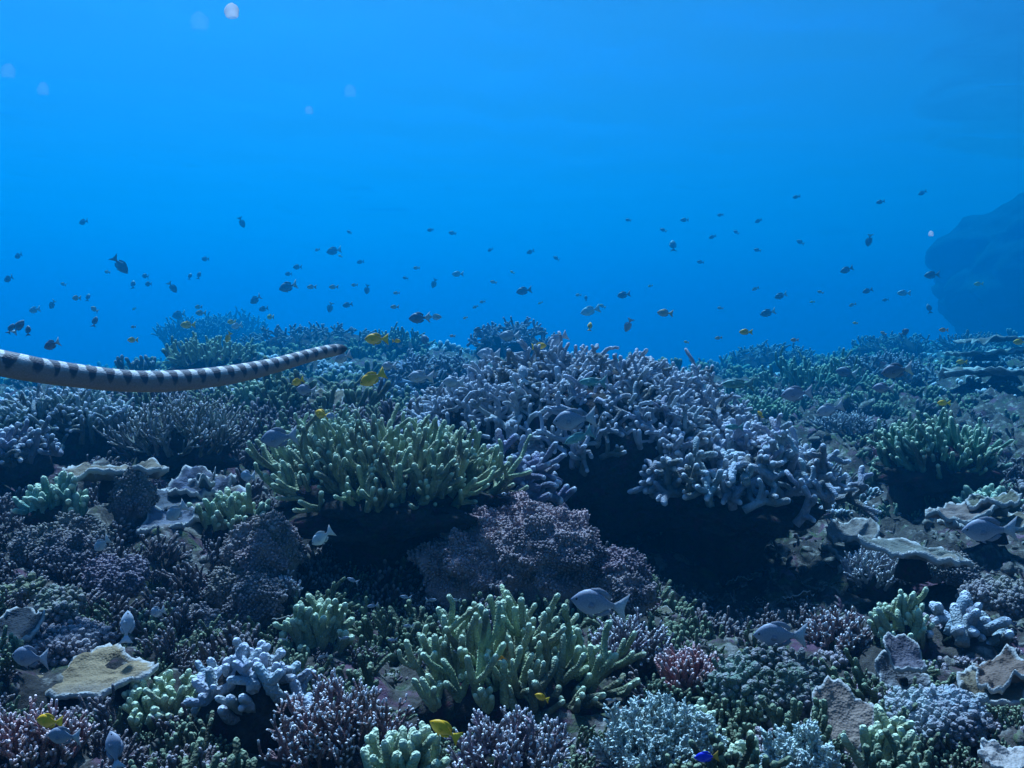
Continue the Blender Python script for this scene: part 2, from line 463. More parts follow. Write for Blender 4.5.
# ------------------------------------------------------------------ colonies: kind, base pixel, metres ahead, width and height in pixels, make options, label
CORALS = [
 # ---- the foreground
 ('finger', 512, 712, 1.46, 270, 112, dict(n=72, r=.0066, depth_=.7, tipl=.011, fork=(2, 4)), 'tall green finger coral with pale tips, the big clump in the foreground centre'),
 ('bushy', 338, 768, 1.14, 185, 92, dict(n=85, r=.0028, fork=(8, 12), clen=(.12, .24)), 'pinkish white bushy coral in front of the lavender lobed coral'),
 ('bushy', 512, 782, 1.08, 165, 78, dict(n=75, r=.0028, fork=(8, 12), clen=(.12, .24), color=(.30, .22, .25)), 'bluish white tipped bushy coral at the bottom edge, below the orange yellow fish'),
 ('feather', 662, 775, 1.14, 165, 72, dict(n=60), 'pale greenish soft coral with feathery plumes beside the electric blue fish'),
 ('feather', 800, 782, 1.06, 95, 52, dict(n=26), 'small pale soft coral at the bottom edge, beneath the upright tan plate'),
 ('finger', 402, 792, 1.0, 100, 78, dict(n=20, r=.0062, fork=(0, 2)), 'stubby green finger coral at the bottom edge between two bushy corals'),
 ('pink', 690, 688, 1.42, 92, 42, dict(n=90, r=.0042, fork=(2, 4), clen=(.16, .3), tipl=.006), 'salmon pink cushion coral with white tips beside the foreground green fingers'),
 ('bushy', 628, 665, 1.6, 105, 52, dict(n=60, r=.0035, color=(.25, .21, .24)), 'pale bluish bushy coral behind the salmon pink cushion coral'),
 ('stag', 252, 722, 1.25, 112, 62, dict(n=44, r=.0078, L=.055, tipl=.008, fork=(1, 2), core=.97, wig=.15), 'lavender coral of thick smooth lobes left of the pinkish white bushy coral'),
 ('finger', 170, 722, 1.3, 130, 48, dict(n=50, r=.0062, fork=(1, 3)), 'low dark green finger coral beside the big tan plate'),
 ('plate', 84, 702, 1.32, 132, 26, dict(tiers=1, tilt=(.12, .24), color=(.30, .22, .13), wave=.3, keep=1, lift=.022, depth_=.55, rimup=.07), 'big tan granular plate coral with a whitish rim at the lower left'),
 ('pink', 28, 772, 1.06, 150, 70, dict(n=80, r=.003, fork=(7, 10), clen=(.13, .26), color=(.36, .18, .17)), 'pinkish brown bushy coral in the bottom left corner'),
 ('finger', 316, 655, 1.62, 82, 62, dict(n=24, r=.0078, fork=(1, 2)), 'small clump of green fingers in the shade beneath the middle green coral'),
 ('knob', 196, 655, 1.66, 82, 45, dict(lumps=3), 'mauve cauliflower coral of rounded lumps above the lavender lobed coral'),
 ('knob', 246, 612, 1.78, 80, 40, dict(lumps=3), 'mauve cauliflower coral tucked beneath the fuzzy brownish one'),
 ('finger', 886, 778, 1.08, 76, 72, dict(n=16, r=.0056, fork=(1, 2)), 'green finger coral at the bottom edge, below the drooping bluish plate'),
 ('finger', 750, 775, 1.1, 60, 40, dict(n=14, r=.0054, fork=(0, 1)), 'pair of short green finger stems between the two feathery soft corals'),
 ('plate', 842, 738, 1.2, 60, 40, dict(tiers=1, tilt=(.15, .95), color=(.24, .18, .15), stalk=.2, wave=.2), 'upright tan plate coral with a pale rim beside the low nubbly coral'),
 ('plate', 902, 688, 1.45, 52, 34, dict(tiers=2, tilt=(-.2, .75), color=(.18, .18, .21), wave=.18), 'drooping bluish grey plate coral with a whitish lower rim'),
 ('knob', 772, 715, 1.34, 120, 50, dict(lumps=4, knob=.009, color=(.17, .22, .18)), 'low dark nubbly coral behind the feathery soft coral'),
 ('bushy', 838, 652, 1.7, 86, 44, dict(n=55, r=.0038, color=(.30, .19, .19)), 'pinkish bushy coral beside the grey fish at the mouth of the dark hollow'),
 ('finger', 902, 648, 1.66, 76, 58, dict(n=24, r=.0066, fork=(1, 2)), 'greenish stubby coral with fat blunt knobs right of the hollow'),
 ('stag', 966, 640, 1.66, 80, 34, dict(n=11, r=.012, L=.08, core=.6, fork=(1, 2)), 'sparse blue grey staghorn coral with a few thick arms at the right'),
 ('plate', 995, 695, 1.4, 76, 24, dict(tiers=2, tilt=(.25, .2), color=(.19, .15, .115), wave=.25), 'tan plate coral by the right edge, behind the crusty pale coral'),
 ('knob', 940, 728, 1.24, 110, 26, dict(lumps=5, knob=.008, color=(.40, .44, .46)), 'crusty pale blue white coral spread low by the right edge'),
 ('plate', 1012, 768, 1.08, 56, 12, dict(tiers=1, tilt=(-.15, .2), color=(.42, .36, .32), wave=.4), 'pale cream plate coral in the bottom right corner'),
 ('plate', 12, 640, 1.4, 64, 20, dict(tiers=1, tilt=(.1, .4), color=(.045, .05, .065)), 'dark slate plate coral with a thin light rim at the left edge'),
 # ---- the middle
 ('finger', 388, 507, 2.15, 304, 84, dict(n=175, r=.0068, depth_=.75, fork=(2, 4), tipl=.012, cap=.17), 'broad light green finger coral overhanging the shaded hole, left of the middle'),
 ('stag', 578, 472, 3.0, 362, 112, dict(n=680, r=.0074, L=.115, depth_=.8, core=.88, wig=.38, fork=(2, 4), up=.03, keep=1), 'huge mauve blue staghorn thicket forming the top of the reef in the middle'),
 ('stag', 728, 510, 2.62, 236, 78, dict(n=165, r=.0102, L=.108, depth_=.85, core=.88, fork=(2, 4), tipl=.014, wig=.38, up=.02, cap=.25), 'thick armed bluish staghorn coral overhanging the big dark hollow'),
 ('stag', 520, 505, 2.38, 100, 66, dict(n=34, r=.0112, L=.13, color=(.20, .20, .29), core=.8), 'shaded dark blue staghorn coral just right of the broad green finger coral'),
 ('knob', 532, 582, 2.02, 176, 64, dict(lumps=5, knob=.0052, color=(.42, .31, .29)), 'large mauve cauliflower coral in the middle, below the shaded dark staghorn'),
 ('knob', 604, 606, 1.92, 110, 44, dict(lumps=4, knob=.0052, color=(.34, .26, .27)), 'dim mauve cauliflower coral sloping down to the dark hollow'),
 ('finger', 335, 428, 2.8, 118, 48, dict(n=120, r=.0072, fork=(1, 3)), 'small green finger coral behind the broad one, beneath the two yellow fish'),
 ('finger', 238, 535, 2.08, 104, 46, dict(n=42, r=.0074, fork=(1, 2)), 'short green fingers left of the broad light green coral'),
 ('finger', 58, 522, 2.0, 76, 52, dict(n=26, r=.0085, fork=(1, 3), color=(.18, .34, .27)), 'teal green branching coral at the left, beside the dark cavity'),
 ('bushy', 186, 458, 2.6, 158, 62, dict(n=95, r=.0042, fork=(5, 8), tipl=.014, color=(.30, .31, .27)), 'pale branching coral beneath the middle of the banded snake'),
 ('stag', 62, 448, 2.9, 150, 50, dict(n=170, r=.0066, L=.10, color=(.25, .32, .30)), 'pale blue grey thicket beneath the front of the snake at the left'),
 ('plate', 112, 478, 2.1, 96, 24, dict(tiers=1, tilt=(.05, -.04), color=(.26, .21, .15), depth_=.6, lift=.05), 'tan ledge of plate coral roofing the dark cavity at the left'),
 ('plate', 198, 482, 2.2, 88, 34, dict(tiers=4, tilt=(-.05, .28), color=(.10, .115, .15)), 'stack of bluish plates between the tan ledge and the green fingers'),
 ('knob', 134, 502, 2.05, 38, 26, dict(lumps=1), 'small round mauve boulder coral inside the dark cavity'),
 ('knob', 62, 572, 1.86, 106, 42, dict(lumps=4), 'wide mauve cauliflower coral at the left, below the teal branching coral'),
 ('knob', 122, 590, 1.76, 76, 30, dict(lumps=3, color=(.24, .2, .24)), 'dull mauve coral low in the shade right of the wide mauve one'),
 ('knob', 262, 578, 1.86, 84, 50, dict(lumps=4, knob=.005, color=(.36, .29, .28)), 'fuzzy brownish pink coral left of the shaded hole'),
 ('plate', 166, 528, 2.0, 52, 14, dict(tiers=1, tilt=(.1, .3), color=(.2, .21, .23)), 'small pale grey plate beside the slanting blue fish'),
 ('bushy', 580, 512, 2.15, 54, 26, dict(n=30, r=.0035, color=(.40, .38, .40)), 'tiny pale bushy coral inside the shadow beneath the mauve thicket'),
 ('bushy', 795, 462, 3.2, 110, 48, dict(n=80, r=.0062, fork=(3, 5), color=(.30, .33, .37)), 'pale grey bushy coral just right of the thick armed staghorn'),
 ('plate', 856, 492, 2.6, 56, 20, dict(tiers=2, tilt=(.1, .3), color=(.2, .19, .18), wave=.25), 'pale grey plate coral between the staghorn and the dark right hollow'),
 ('finger', 936, 476, 3.1, 150, 62, dict(n=110, r=.0085, fork=(1, 3), cap=.2, color=(.17, .32, .23)), 'green finger coral overhanging the dark hollow at the right'),
 ('pink', 905, 428, 3.4, 84, 22, dict(n=60, r=.006, fork=(2, 4)), 'dusty pink low coral behind the right green finger coral'),
 ('bushy', 880, 560, 2.3, 96, 42, dict(n=60, r=.0042, color=(.34, .36, .38)), 'grey branching coral above the pale edged ledge at the right'),
 ('plate', 912, 582, 2.05, 118, 22, dict(tiers=1, tilt=(-.2, -.06), color=(.16, .15, .14), rimup=.03, depth_=.6, lift=.05, wave=.4), 'wide ledge of plate coral with a wavy pale edge, right of the hollow'),
 ('plate', 992, 528, 2.5, 96, 26, dict(tiers=3, tilt=(.1, .1), color=(.17, .145, .115), depth_=.6, wave=.3), 'tan layered plate coral by the right edge, behind the blurred grey fish'),
 ('plate', 985, 360, 5.6, 84, 18, dict(tiers=2, tilt=(.05, -.05), color=(.2, .19, .17), rimup=.03, depth_=.6, lift=.12, thick=.012, wave=.4), 'upper of two pale rimmed coral ledges at the right edge'),
 ('plate', 1005, 392, 4.7, 110, 16, dict(tiers=1, tilt=(.02, -.05), color=(.2, .19, .17), rimup=.03, depth_=.6, lift=.1, thick=.012, wave=.4), 'lower of two pale rimmed coral ledges at the right edge'),
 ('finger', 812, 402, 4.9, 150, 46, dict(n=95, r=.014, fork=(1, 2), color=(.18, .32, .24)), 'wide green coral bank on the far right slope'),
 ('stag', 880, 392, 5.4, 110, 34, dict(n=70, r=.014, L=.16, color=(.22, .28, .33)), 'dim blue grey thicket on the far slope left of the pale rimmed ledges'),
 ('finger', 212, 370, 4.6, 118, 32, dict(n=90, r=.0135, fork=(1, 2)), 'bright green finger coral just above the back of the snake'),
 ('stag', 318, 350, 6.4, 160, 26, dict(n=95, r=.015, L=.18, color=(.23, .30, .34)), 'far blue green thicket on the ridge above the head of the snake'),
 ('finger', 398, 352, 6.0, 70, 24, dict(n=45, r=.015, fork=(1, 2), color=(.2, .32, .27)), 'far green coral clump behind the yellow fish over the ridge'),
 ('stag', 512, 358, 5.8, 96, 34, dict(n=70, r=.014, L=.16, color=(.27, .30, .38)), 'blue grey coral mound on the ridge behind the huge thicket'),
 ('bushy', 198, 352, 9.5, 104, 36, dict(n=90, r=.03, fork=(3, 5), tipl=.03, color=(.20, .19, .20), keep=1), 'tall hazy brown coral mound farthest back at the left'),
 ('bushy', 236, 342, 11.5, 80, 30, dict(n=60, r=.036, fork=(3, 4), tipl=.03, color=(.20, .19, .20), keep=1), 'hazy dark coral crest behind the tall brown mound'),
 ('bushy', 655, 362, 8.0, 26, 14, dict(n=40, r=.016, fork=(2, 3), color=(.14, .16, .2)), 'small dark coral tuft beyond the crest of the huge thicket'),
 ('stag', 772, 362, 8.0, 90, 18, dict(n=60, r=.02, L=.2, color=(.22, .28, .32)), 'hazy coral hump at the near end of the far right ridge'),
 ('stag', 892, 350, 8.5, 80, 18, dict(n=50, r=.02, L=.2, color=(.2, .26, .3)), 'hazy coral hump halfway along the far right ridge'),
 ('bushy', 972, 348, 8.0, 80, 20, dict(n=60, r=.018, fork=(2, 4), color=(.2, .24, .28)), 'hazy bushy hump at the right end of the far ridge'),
 ('finger', 760, 425, 4.2, 80, 30, dict(n=50, r=.012, fork=(1, 2), color=(.22, .34, .2)), 'yellowish green coral beyond the right shoulder of the thick armed staghorn'),
 ('bushy', 848, 436, 3.9, 80, 24, dict(n=55, r=.007, color=(.28, .32, .35)), 'low grey coral between the pale plate and the green bank'),
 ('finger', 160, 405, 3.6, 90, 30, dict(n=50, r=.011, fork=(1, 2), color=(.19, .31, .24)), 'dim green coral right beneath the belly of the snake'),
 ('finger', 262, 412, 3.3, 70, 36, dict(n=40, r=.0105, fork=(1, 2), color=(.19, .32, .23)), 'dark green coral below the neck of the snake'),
 ('stag', 432, 392, 4.4, 110, 32, dict(n=75, r=.012, L=.14, color=(.25, .29, .36)), 'blue grey thicket between the two larger yellow fish and the huge thicket'),
 ('knob', 940, 560, 2.2, 80, 22, dict(lumps=4, color=(.26, .25, .22)), 'crusty brown coral on the ledge at the right'),
 ('knob', 1000, 610, 1.85, 80, 24, dict(lumps=4, knob=.008, color=(.28, .27, .25)), 'crusty grey coral beside the right edge above the sparse staghorn'),
 ('finger', 990, 465, 3.0, 70, 26, dict(n=28, r=.012, fork=(0, 2), color=(.2, .34, .28)), 'bluish green coral at the right edge beside the dark right hollow'),
 ('knob', 22, 605, 1.6, 50, 22, dict(lumps=2, knob=.01, color=(.30, .32, .2)), 'olive yellow lump in the shadow at the left edge'),
 ('knob', 62, 618, 1.5, 60, 26, dict(lumps=3, knob=.008, color=(.25, .29, .22)), 'dull greenish lumps above the dark slate plate'),
 ('knob', 60, 655, 1.42, 100, 22, dict(lumps=5, knob=.008, color=(.3, .3, .3)), 'grey crusty coral behind the big tan plate'),
 ('stag', 20, 470, 2.5, 70, 36, dict(n=26, r=.0095, L=.1, color=(.24, .25, .3)), 'grey branching coral at the left edge above the teal one'),
 ('bushy', 285, 600, 1.8, 44, 30, dict(n=30, r=.0035, color=(.38, .33, .36)), 'small pale bush right beside the fuzzy brownish pink coral'),
 ('finger', 700, 740, 1.22, 50, 30, dict(n=10, r=.007, fork=(0, 2)), 'few thin green stems between the pink cushion and the soft coral'),
]

# ------------------------------------------------------------------ seabed
GROUND = [(740, 625, 2.30), (680, 628, 2.2), (790, 618, 2.35), (840, 596, 2.4), (660, 590, 2.6), (740, 590, 2.65), (800, 585, 2.65), (740, 540, 2.95), (680, 535, 2.95), (400, 618, 1.9), (340, 606, 1.92), (450, 612, 1.86), (340, 585, 2.15), (400, 590, 2.18), (440, 588, 2.15), (390, 545, 2.5), (330, 545, 2.45),
          (930, 534, 3.0), (970, 534, 2.95), (890, 530, 3.0), (930, 512, 3.25), (960, 512, 3.25), (930, 470, 3.5), (120, 520, 2.2), (110, 500, 2.5), (780, 640, 1.75), (720, 650, 1.7), (450, 760, 1.28), (600, 760, 1.25),
          (560, 820, .95), (300, 830, .95), (700, 820, .98), (900, 820, .95), (100, 830, .95), (820, 690, 1.45), (420, 640, 1.72), (60, 640, 1.5), (560, 640, 1.7),
          (50, 404, 4.2), (100, 398, 5.5), (30, 402, 6.5), (200, 375, 5.0), (300, 372, 5.0), (380, 370, 5.2), (450, 370, 5.5), (600, 385, 5.0), (700, 392, 5.0), (700, 394, 7.0),
          (760, 385, 6.5), (850, 372, 6.8), (950, 372, 6.6), (1000, 362, 7.5), (830, 360, 9.5), (930, 354, 10), (1020, 342, 10), (740, 386, 9), (680, 392, 9.5), (690, 388, 13), (640, 388, 12),
          (300, 343, 8), (370, 347, 8), (450, 364, 8), (560, 374, 8), (620, 388, 9), (100, 400, 9), (30, 402, 9), (30, 402, 13), (130, 396, 12), (-200, 405, 13), (60, 402, 17), (150, 392, 17), (-300, 405, 18), (-120, 402, 9), (-120, 402, 6), (-100, 410, 4), (140, 392, 8), (170, 385, 7)]
def far(Y):
    return Y if Y < 3 else 3 + (Y - 3) * 2.7
GROUND = [(px, py, far(Y)) for px, py, Y in GROUND]
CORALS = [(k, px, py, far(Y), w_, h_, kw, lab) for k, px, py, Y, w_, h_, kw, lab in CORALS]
CT = [(*at(px, py, Y), .17 * Y) for px, py, Y in GROUND]
for k, px, py, Y, wp, hp, kw, lab in CORALS:
    if kw.get('cap'): continue
    p = at(px, py, Y); CT.append((*p, .13 * Y))
CT = np.array(CT)
BY = [-4, .8, 1.5, 2.2, 3, 7.05, 11.1, 19.2, 30, 49, 95]
BZ = [.62, .62, .55, .58, .66, .60, .69, .59, .0, -1.6, -5.5]

def ground(x, y):
    x, y = np.atleast_1d(np.asarray(x, float)), np.atleast_1d(np.asarray(y, float))
    b = np.interp(y, BY, BZ); num = np.zeros_like(x); den = np.full_like(x, .12)
    for cx, cy_, cz, s in CT:
        g = np.exp(-((x - cx) ** 2 + (y - cy_) ** 2) / (s * s))
        num += g * (cz - np.interp(cy_, BY, BZ)); den += g
    z = b + num / den
    sc = np.clip(y / 2.2, .7, 4)
    p = np.stack([x, y, np.zeros_like(x)], 1)
    r = np.abs(vnoise(p * 5.2, 3)) * .5 + np.abs(vnoise(p * 11.7, 9)) * .28 + vnoise(p * 26, 12) * .11 + vnoise(p * 57, 13) * .05
    hump = np.abs(vnoise(p * 1.3, 31)) * .10 * np.clip((y - 3) / 3, 0, 1)
    return z + (r - .32) * .15 * np.clip(sc, .7, 1.6) + hump

rows = np.concatenate([np.linspace(-4, .4, 16), np.geomspace(.46, 95, 490)])
cols = np.linspace(-1, 1, 460); cols = cols * (.75 + .25 * np.abs(cols))
X = cols[None, :] * (1.15 * np.maximum(rows, 0) + 1.6)[:, None]; Yg = np.repeat(rows[:, None], len(cols), 1)
Z = ground(X.ravel(), Yg.ravel()).reshape(X.shape)
nr_, nc_ = X.shape
idx = np.arange(nr_ * nc_).reshape(nr_, nc_)
gq = np.stack([idx[:-1, :-1], idx[:-1, 1:], idx[1:, 1:], idx[1:, :-1]], -1).reshape(-1, 4)
gv = np.stack([X, Yg, Z], -1).reshape(-1, 3)
tag(mesh_obj('seabed', gv, np.zeros(len(gv)), gq, np.zeros((0, 3), np.int64), M['reef']), kind='structure')

# ------------------------------------------------------------------ the water surface overhead, and the water itself
SURF_Z = 8.2
u = np.linspace(-1, 1, 300); ux = np.sign(u) * np.abs(u) ** 1.8 * 260
sx, sy = np.meshgrid(ux, ux + 8)
pp = np.stack([sx.ravel(), sy.ravel(), np.zeros(sx.size)], 1)
sz = SURF_Z + (.16 * vnoise(pp * np.array([.35, .6, 1]), 5) + .10 * vnoise(pp * np.array([.9, 1.7, 1]), 6) + .05 * vnoise(pp * np.array([2.3, 3.9, 1]), 7)) * .85
sv = np.stack([sx.ravel(), sy.ravel(), sz], 1); i2 = np.arange(300 * 300).reshape(300, 300)
sq = np.stack([i2[:-1, :-1], i2[:-1, 1:], i2[1:, 1:], i2[1:, :-1]], -1).reshape(-1, 4)
m, t, o = new_mat('water_surface')
fr = N(t, 'ShaderNodeFresnel', IOR=1.33); tr = t.nodes.new('ShaderNodeBsdfTransparent'); tr.inputs[0].default_value = (.84, .63, .98, 1)
gl = N(t, 'ShaderNodeBsdfGlossy', Roughness=.14); gl.inputs['Color'].default_value = (.9, .95, 1, 1)
mp = N(t, 'ShaderNodeMath', operation='MULTIPLY'); mp.inputs[1].default_value = .6; t.links.new(fr.outputs[0], mp.inputs[0])
mx = t.nodes.new('ShaderNodeMixShader'); t.links.new(mp.outputs[0], mx.inputs[0]); t.links.new(tr.outputs[0], mx.inputs[1]); t.links.new(gl.outputs[0], mx.inputs[2])
t.links.new(mx.outputs[0], o.inputs[0])
tag(mesh_obj('water_surface', sv, np.zeros(len(sv)), sq, np.zeros((0, 3), np.int64), m), kind='structure')

DENS = .12
hz = MB(); x0, x1, y0, y1, z0, z1 = -220, 220, -30, 260, -8.0, 7.6
hv = [(x, y, z) for z in (z0, z1) for y in (y0, y1) for x in (x0, x1)]
hz.add(hv, 0, [(0, 2, 3, 1), (4, 5, 7, 6), (0, 1, 5, 4), (2, 6, 7, 3), (0, 4, 6, 2), (1, 3, 7, 5)])
m, t, o = new_mat('haze')
pv = t.nodes.new('ShaderNodeVolumePrincipled')
pv.inputs['Color'].default_value = (.0, .091, .186, 1)
pv.inputs['Absorption Color'].default_value = (0, .651, .794, 1)
pv.inputs['Density'].default_value = DENS; pv.inputs['Anisotropy'].default_value = .66
t.links.new(pv.outputs[0], o.inputs['Volume'])
tag(hz.build('haze', m, smooth=False), kind='stuff')

# ------------------------------------------------------------------ the far outcrop looming at the right edge
def outcrop(name, c, rx, ry, rz, label, seed):
    rng = np.random.default_rng(seed)
    mb = mound(rng, rx, ry, rz, 110, 60, .16, seed, .5, 2.4)
    v = mb.v[0]; d = v / np.linalg.norm(v, axis=1)[:, None]
    mb.v[0] = v + d * (fbm(v * .6, 4, seed) * .22)[:, None]
    o = mb.build(name, M['base'], None, smooth=True); o.location = c
    return tag(o, label, 'coral outcrop')
outcrop('coral_outcrop', (26.5, 40.0, 3.4), 7.1, 7.3, 4.05, 'huge dark outcrop looming through the blue water at the right edge', 41)
outcrop('coral_outcrop', (27.4, 41, -1.6), 6.5, 6.5, 4.3, 'low dark foot of reef beneath the looming outcrop at the right edge', 42)

# ------------------------------------------------------------------ build the colonies
for i, (kind, px, py, Y, wp, hp, kw, lab) in enumerate(CORALS):
    rng = np.random.default_rng(100 + i); kw = dict(kw)
    W, H = wp / 2 * Y / F_PX, hp * Y / F_PX
    cap = kw.pop('cap', None); keep = kw.pop('keep', 0); lift = kw.pop('lift', 0)
    D = W * kw.pop('depth_', .85 if Y < 4 else 1.0); color = kw.pop('color', None); stalk = kw.pop('stalk', 1)
    p = at(px, py, Y)
    if kind == 'plate' and 'thick' not in kw: kw['thick'] = .0052 * Y
    mbs, base = MAKE[kind](rng, W, D, H, **kw)
    z = min(p[2], float(ground(p[0], p[1])[0]) + .02)
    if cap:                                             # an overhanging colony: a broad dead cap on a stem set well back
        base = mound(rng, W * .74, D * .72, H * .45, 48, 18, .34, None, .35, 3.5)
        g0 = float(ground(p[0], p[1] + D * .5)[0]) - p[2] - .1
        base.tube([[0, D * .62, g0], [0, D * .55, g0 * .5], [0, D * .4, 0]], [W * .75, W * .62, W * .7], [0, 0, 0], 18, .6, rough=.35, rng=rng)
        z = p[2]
    root = assemble(kind, mbs, base, (p[0], p[1], (p[2] if keep or abs(z - p[2]) < .06 else z + .02) + lift), lab, None, color)

# ------------------------------------------------------------------ ground cover nobody could count: rubble and small growth
def scatter(name, temps, n, yr, seed, mat, color, sizes, tilt=.5, dens=None, sink=.25, spread=1.0, kind='stuff'):
    """real little pieces strewn over the seabed, as ONE stuff object"""
    rng = np.random.default_rng(seed)
    y = yr[0] * (yr[1] / yr[0]) ** rng.random(n)
    x = rng.uniform(-1, 1, n) * (.66 * y + .25) * spread
    if dens is not None:
        k = vnoise(np.stack([x * dens, y * dens, np.zeros(n)], 1), seed) > rng.uniform(-.2, .38, n); x, y = x[k], y[k]
    free = np.ones(len(x), bool)                        # the ground cover leaves room for the larger colonies
    for kd, cx, cy_, cY, cw, ch, ck, cl in CORALS:
        if cY > 3.2 or ck.get('cap'): continue
        c = at(cx, cy_, cY); w_ = cw / 2 * cY / F_PX
        free &= ((x - c[0]) / (w_ * .95)) ** 2 + ((y - c[1]) / (w_ * .9)) ** 2 > 1
    x, y = x[free], y[free]
    n = len(x); z = ground(x, y)
    big = MB(); tv = [tm.arrays() for tm in temps]
    s = rng.uniform(*sizes, n) * np.clip(rng.lognormal(0, .3, n), .5, 1.5) * np.clip(y / 2.2, .6, 18)
    for i in range(n):
        v, tp, q, tr = tv[int(rng.integers(len(tv)))]
        a_ = rng.uniform(0, 6.28); ca, sa = math.cos(a_), math.sin(a_)
        tx, ty = rng.normal(size=2) * tilt
        zax = unit([tx, ty, 1]); xa = unit(np.cross([sa, ca, .01], zax)); ya = np.cross(zax, xa)
        big.add((v @ np.stack([xa, ya, zax])) * s[i] + np.array([x[i], y[i], z[i] - sink * s[i]]), tp, q, tr)
    return tag(big.build(name, mat, None, color), kind=kind)

rg = np.random.default_rng(5)
def clump(n, r, L, fork, tipl, spread=.8, up=.2, sides=5):
    mb = MB()
    for k in range(n):
        a_ = k * 2.4 + rg.random(); rr = math.sqrt((k + .5) / n)
        d = unit([math.cos(a_) * rr * spread, math.sin(a_) * rr * spread, 1])
        grow(mb, rg, np.array([math.cos(a_) * rr * .45, math.sin(a_) * rr * .45, 0]), d, L * rg.uniform(.7, 1.1), r * 1.2, r * .9, fork, 1 if fork else 0, up, .15, sides, tipl)
    return mb
stones = [mound(rg, 1, rg.uniform(.6, 1), rg.uniform(.4, .9), 10, 7, .35, None, .6, 2.0) for _ in range(6)]
shards = []
for _ in range(4):
    mb = MB(); grow(mb, rg, np.array([-1., 0, .1]), np.array([1, 0, .1]), 2.0, .17, .13, 2, 1, 0, .2, 5, .1); shards.append(mb)
scatter('rubble', stones, 4200, (.75, 7), 11, M['rubble'], (.5, .5, .5), (.005, .02), .5, None, .1)
scatter('coral_rubble', shards, 2600, (.75, 6), 12, M['rubble'], (.5, .5, .5), (.010, .026), .5, None, 0)
fing = [clump(10, .085, 1.0, 2, .18) for _ in range(4)]
bush = [clump(11, .06, .9, 4, .18, sides=5) for _ in range(5)]
knobs = [clump(26, .12, .45, 0, .25, 1.0) for _ in range(4)]
sheets = []
for _ in range(5):
    a = MB()
    for m_ in mk_plate(rg, 1, .8, .5, int(rg.integers(1, 3)), (rg.uniform(-.2, .2), rg.uniform(.1, .5)), .12, .05)[0]:
        v, t_, q, tr_ = m_.arrays(); a.add(v, t_, q, tr_)
    sheets.append(a)
scatter('small_green_growth', fing, 2600, (.85, 5), 21, M['sfinger'], (.12, .14, .085), (.03, .07), .35, .9)
scatter('small_pale_growth', bush, 2500, (.85, 4), 22, M['sbushy'], (.13, .10, .10), (.03, .07), .35, .8)
scatter('small_mauve_growth', knobs, 2600, (.85, 4), 23, M['knob'], (.115, .12, .085), (.028, .06), .35, .8)
scatter('small_crust_growth', sheets, 130, (.9, 5), 24, M['plate'], (.13, .115, .08), (.02, .042), .3, 1.2, -.2)
ffing = [clump(7, .15, 1.0, 1, .3, sides=4) for _ in range(4)]
fbush = [clump(9, .09, .9, 2, .25, sides=4) for _ in range(4)]
fknob = [clump(11, .16, .6, 0, .3, 1.0, sides=4) for _ in range(4)]
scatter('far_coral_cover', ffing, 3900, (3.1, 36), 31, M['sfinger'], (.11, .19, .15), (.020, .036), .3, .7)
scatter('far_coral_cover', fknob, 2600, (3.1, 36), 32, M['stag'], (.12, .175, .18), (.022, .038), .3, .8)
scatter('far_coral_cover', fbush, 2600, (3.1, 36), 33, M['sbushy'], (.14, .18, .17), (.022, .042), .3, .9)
# ------------------------------------------------------------------ the banded sea snake
def snake_mat():
    m, t, o = new_mat('snake_skin')
    al = t.nodes.new('ShaderNodeAttribute'); al.attribute_name = 'along'
    up = t.nodes.new('ShaderNodeAttribute'); up.attribute_name = 'tip'
    hd = t.nodes.new('ShaderNodeAttribute'); hd.attribute_name = 'head'
    tc = t.nodes.new('ShaderNodeTexCoord')
    nz = N(t, 'ShaderNodeTexNoise', Scale=90.0, Detail=3.0); t.links.new(tc.outputs['Object'], nz.inputs['Vector'])
    def mth(op, a, b=None, c=None):
        n = N(t, 'ShaderNodeMath', operation=op)
        for i, v in enumerate((a, b, c)):
            if v is None: continue
            if hasattr(v, 'links'): t.links.new(v, n.inputs[i])
            else: n.inputs[i].default_value = v
        return n.outputs[0]
    ph = mth('FRACT', mth('ADD', mth('MULTIPLY', al.outputs['Fac'], 1 / .0345), mth('MULTIPLY', nz.outputs[0], .22)))
    tri = mth('ABSOLUTE', mth('SUBTRACT', ph, .5))                 # 0 at a saddle's middle, .5 between saddles
    lim = mth('ADD', mth('MULTIPLY', mth('MULTIPLY', tri, tri), 6.0), .12)              # saddles taper down the flank
    sad = ramp(t, mth('ADD', mth('SUBTRACT', up.outputs['Fac'], lim), mth('MULTIPLY', nz.outputs[0], .3)), [(.30, 0.0), (.48, 1.0)])
    gap = ramp(t, mth('ADD', up.outputs['Fac'], mth('MULTIPLY', nz.outputs[0], .25)), [(.70, 0.0), (.92, 1.0)])
    c = mixc(t, gap, (.36, .23, .19, 1), (.62, .58, .54, 1))
    c = mixc(t, sad, c, (.07, .065, .075, 1))
    bel = ramp(t, up.outputs['Fac'], [(.0, 1.0), (.16, 0.0)])
    c = mixc(t, bel, c, (.36, .22, .12, 1))
    c = mixc(t, hd.outputs['Fac'], c, (.03, .022, .024, 1))
    vo = N(t, 'ShaderNodeTexVoronoi', Scale=330.0); t.links.new(tc.outputs['Object'], vo.inputs['Vector'])
    c = mixc(t, .5, c, ramp(t, vo.outputs['Distance'], [(0, 1.25), (.8, .6)]), 'MULTIPLY')
    bsdf(t, o, c, .6, .3, vo.outputs['Distance'], .5, .0015)
    return m

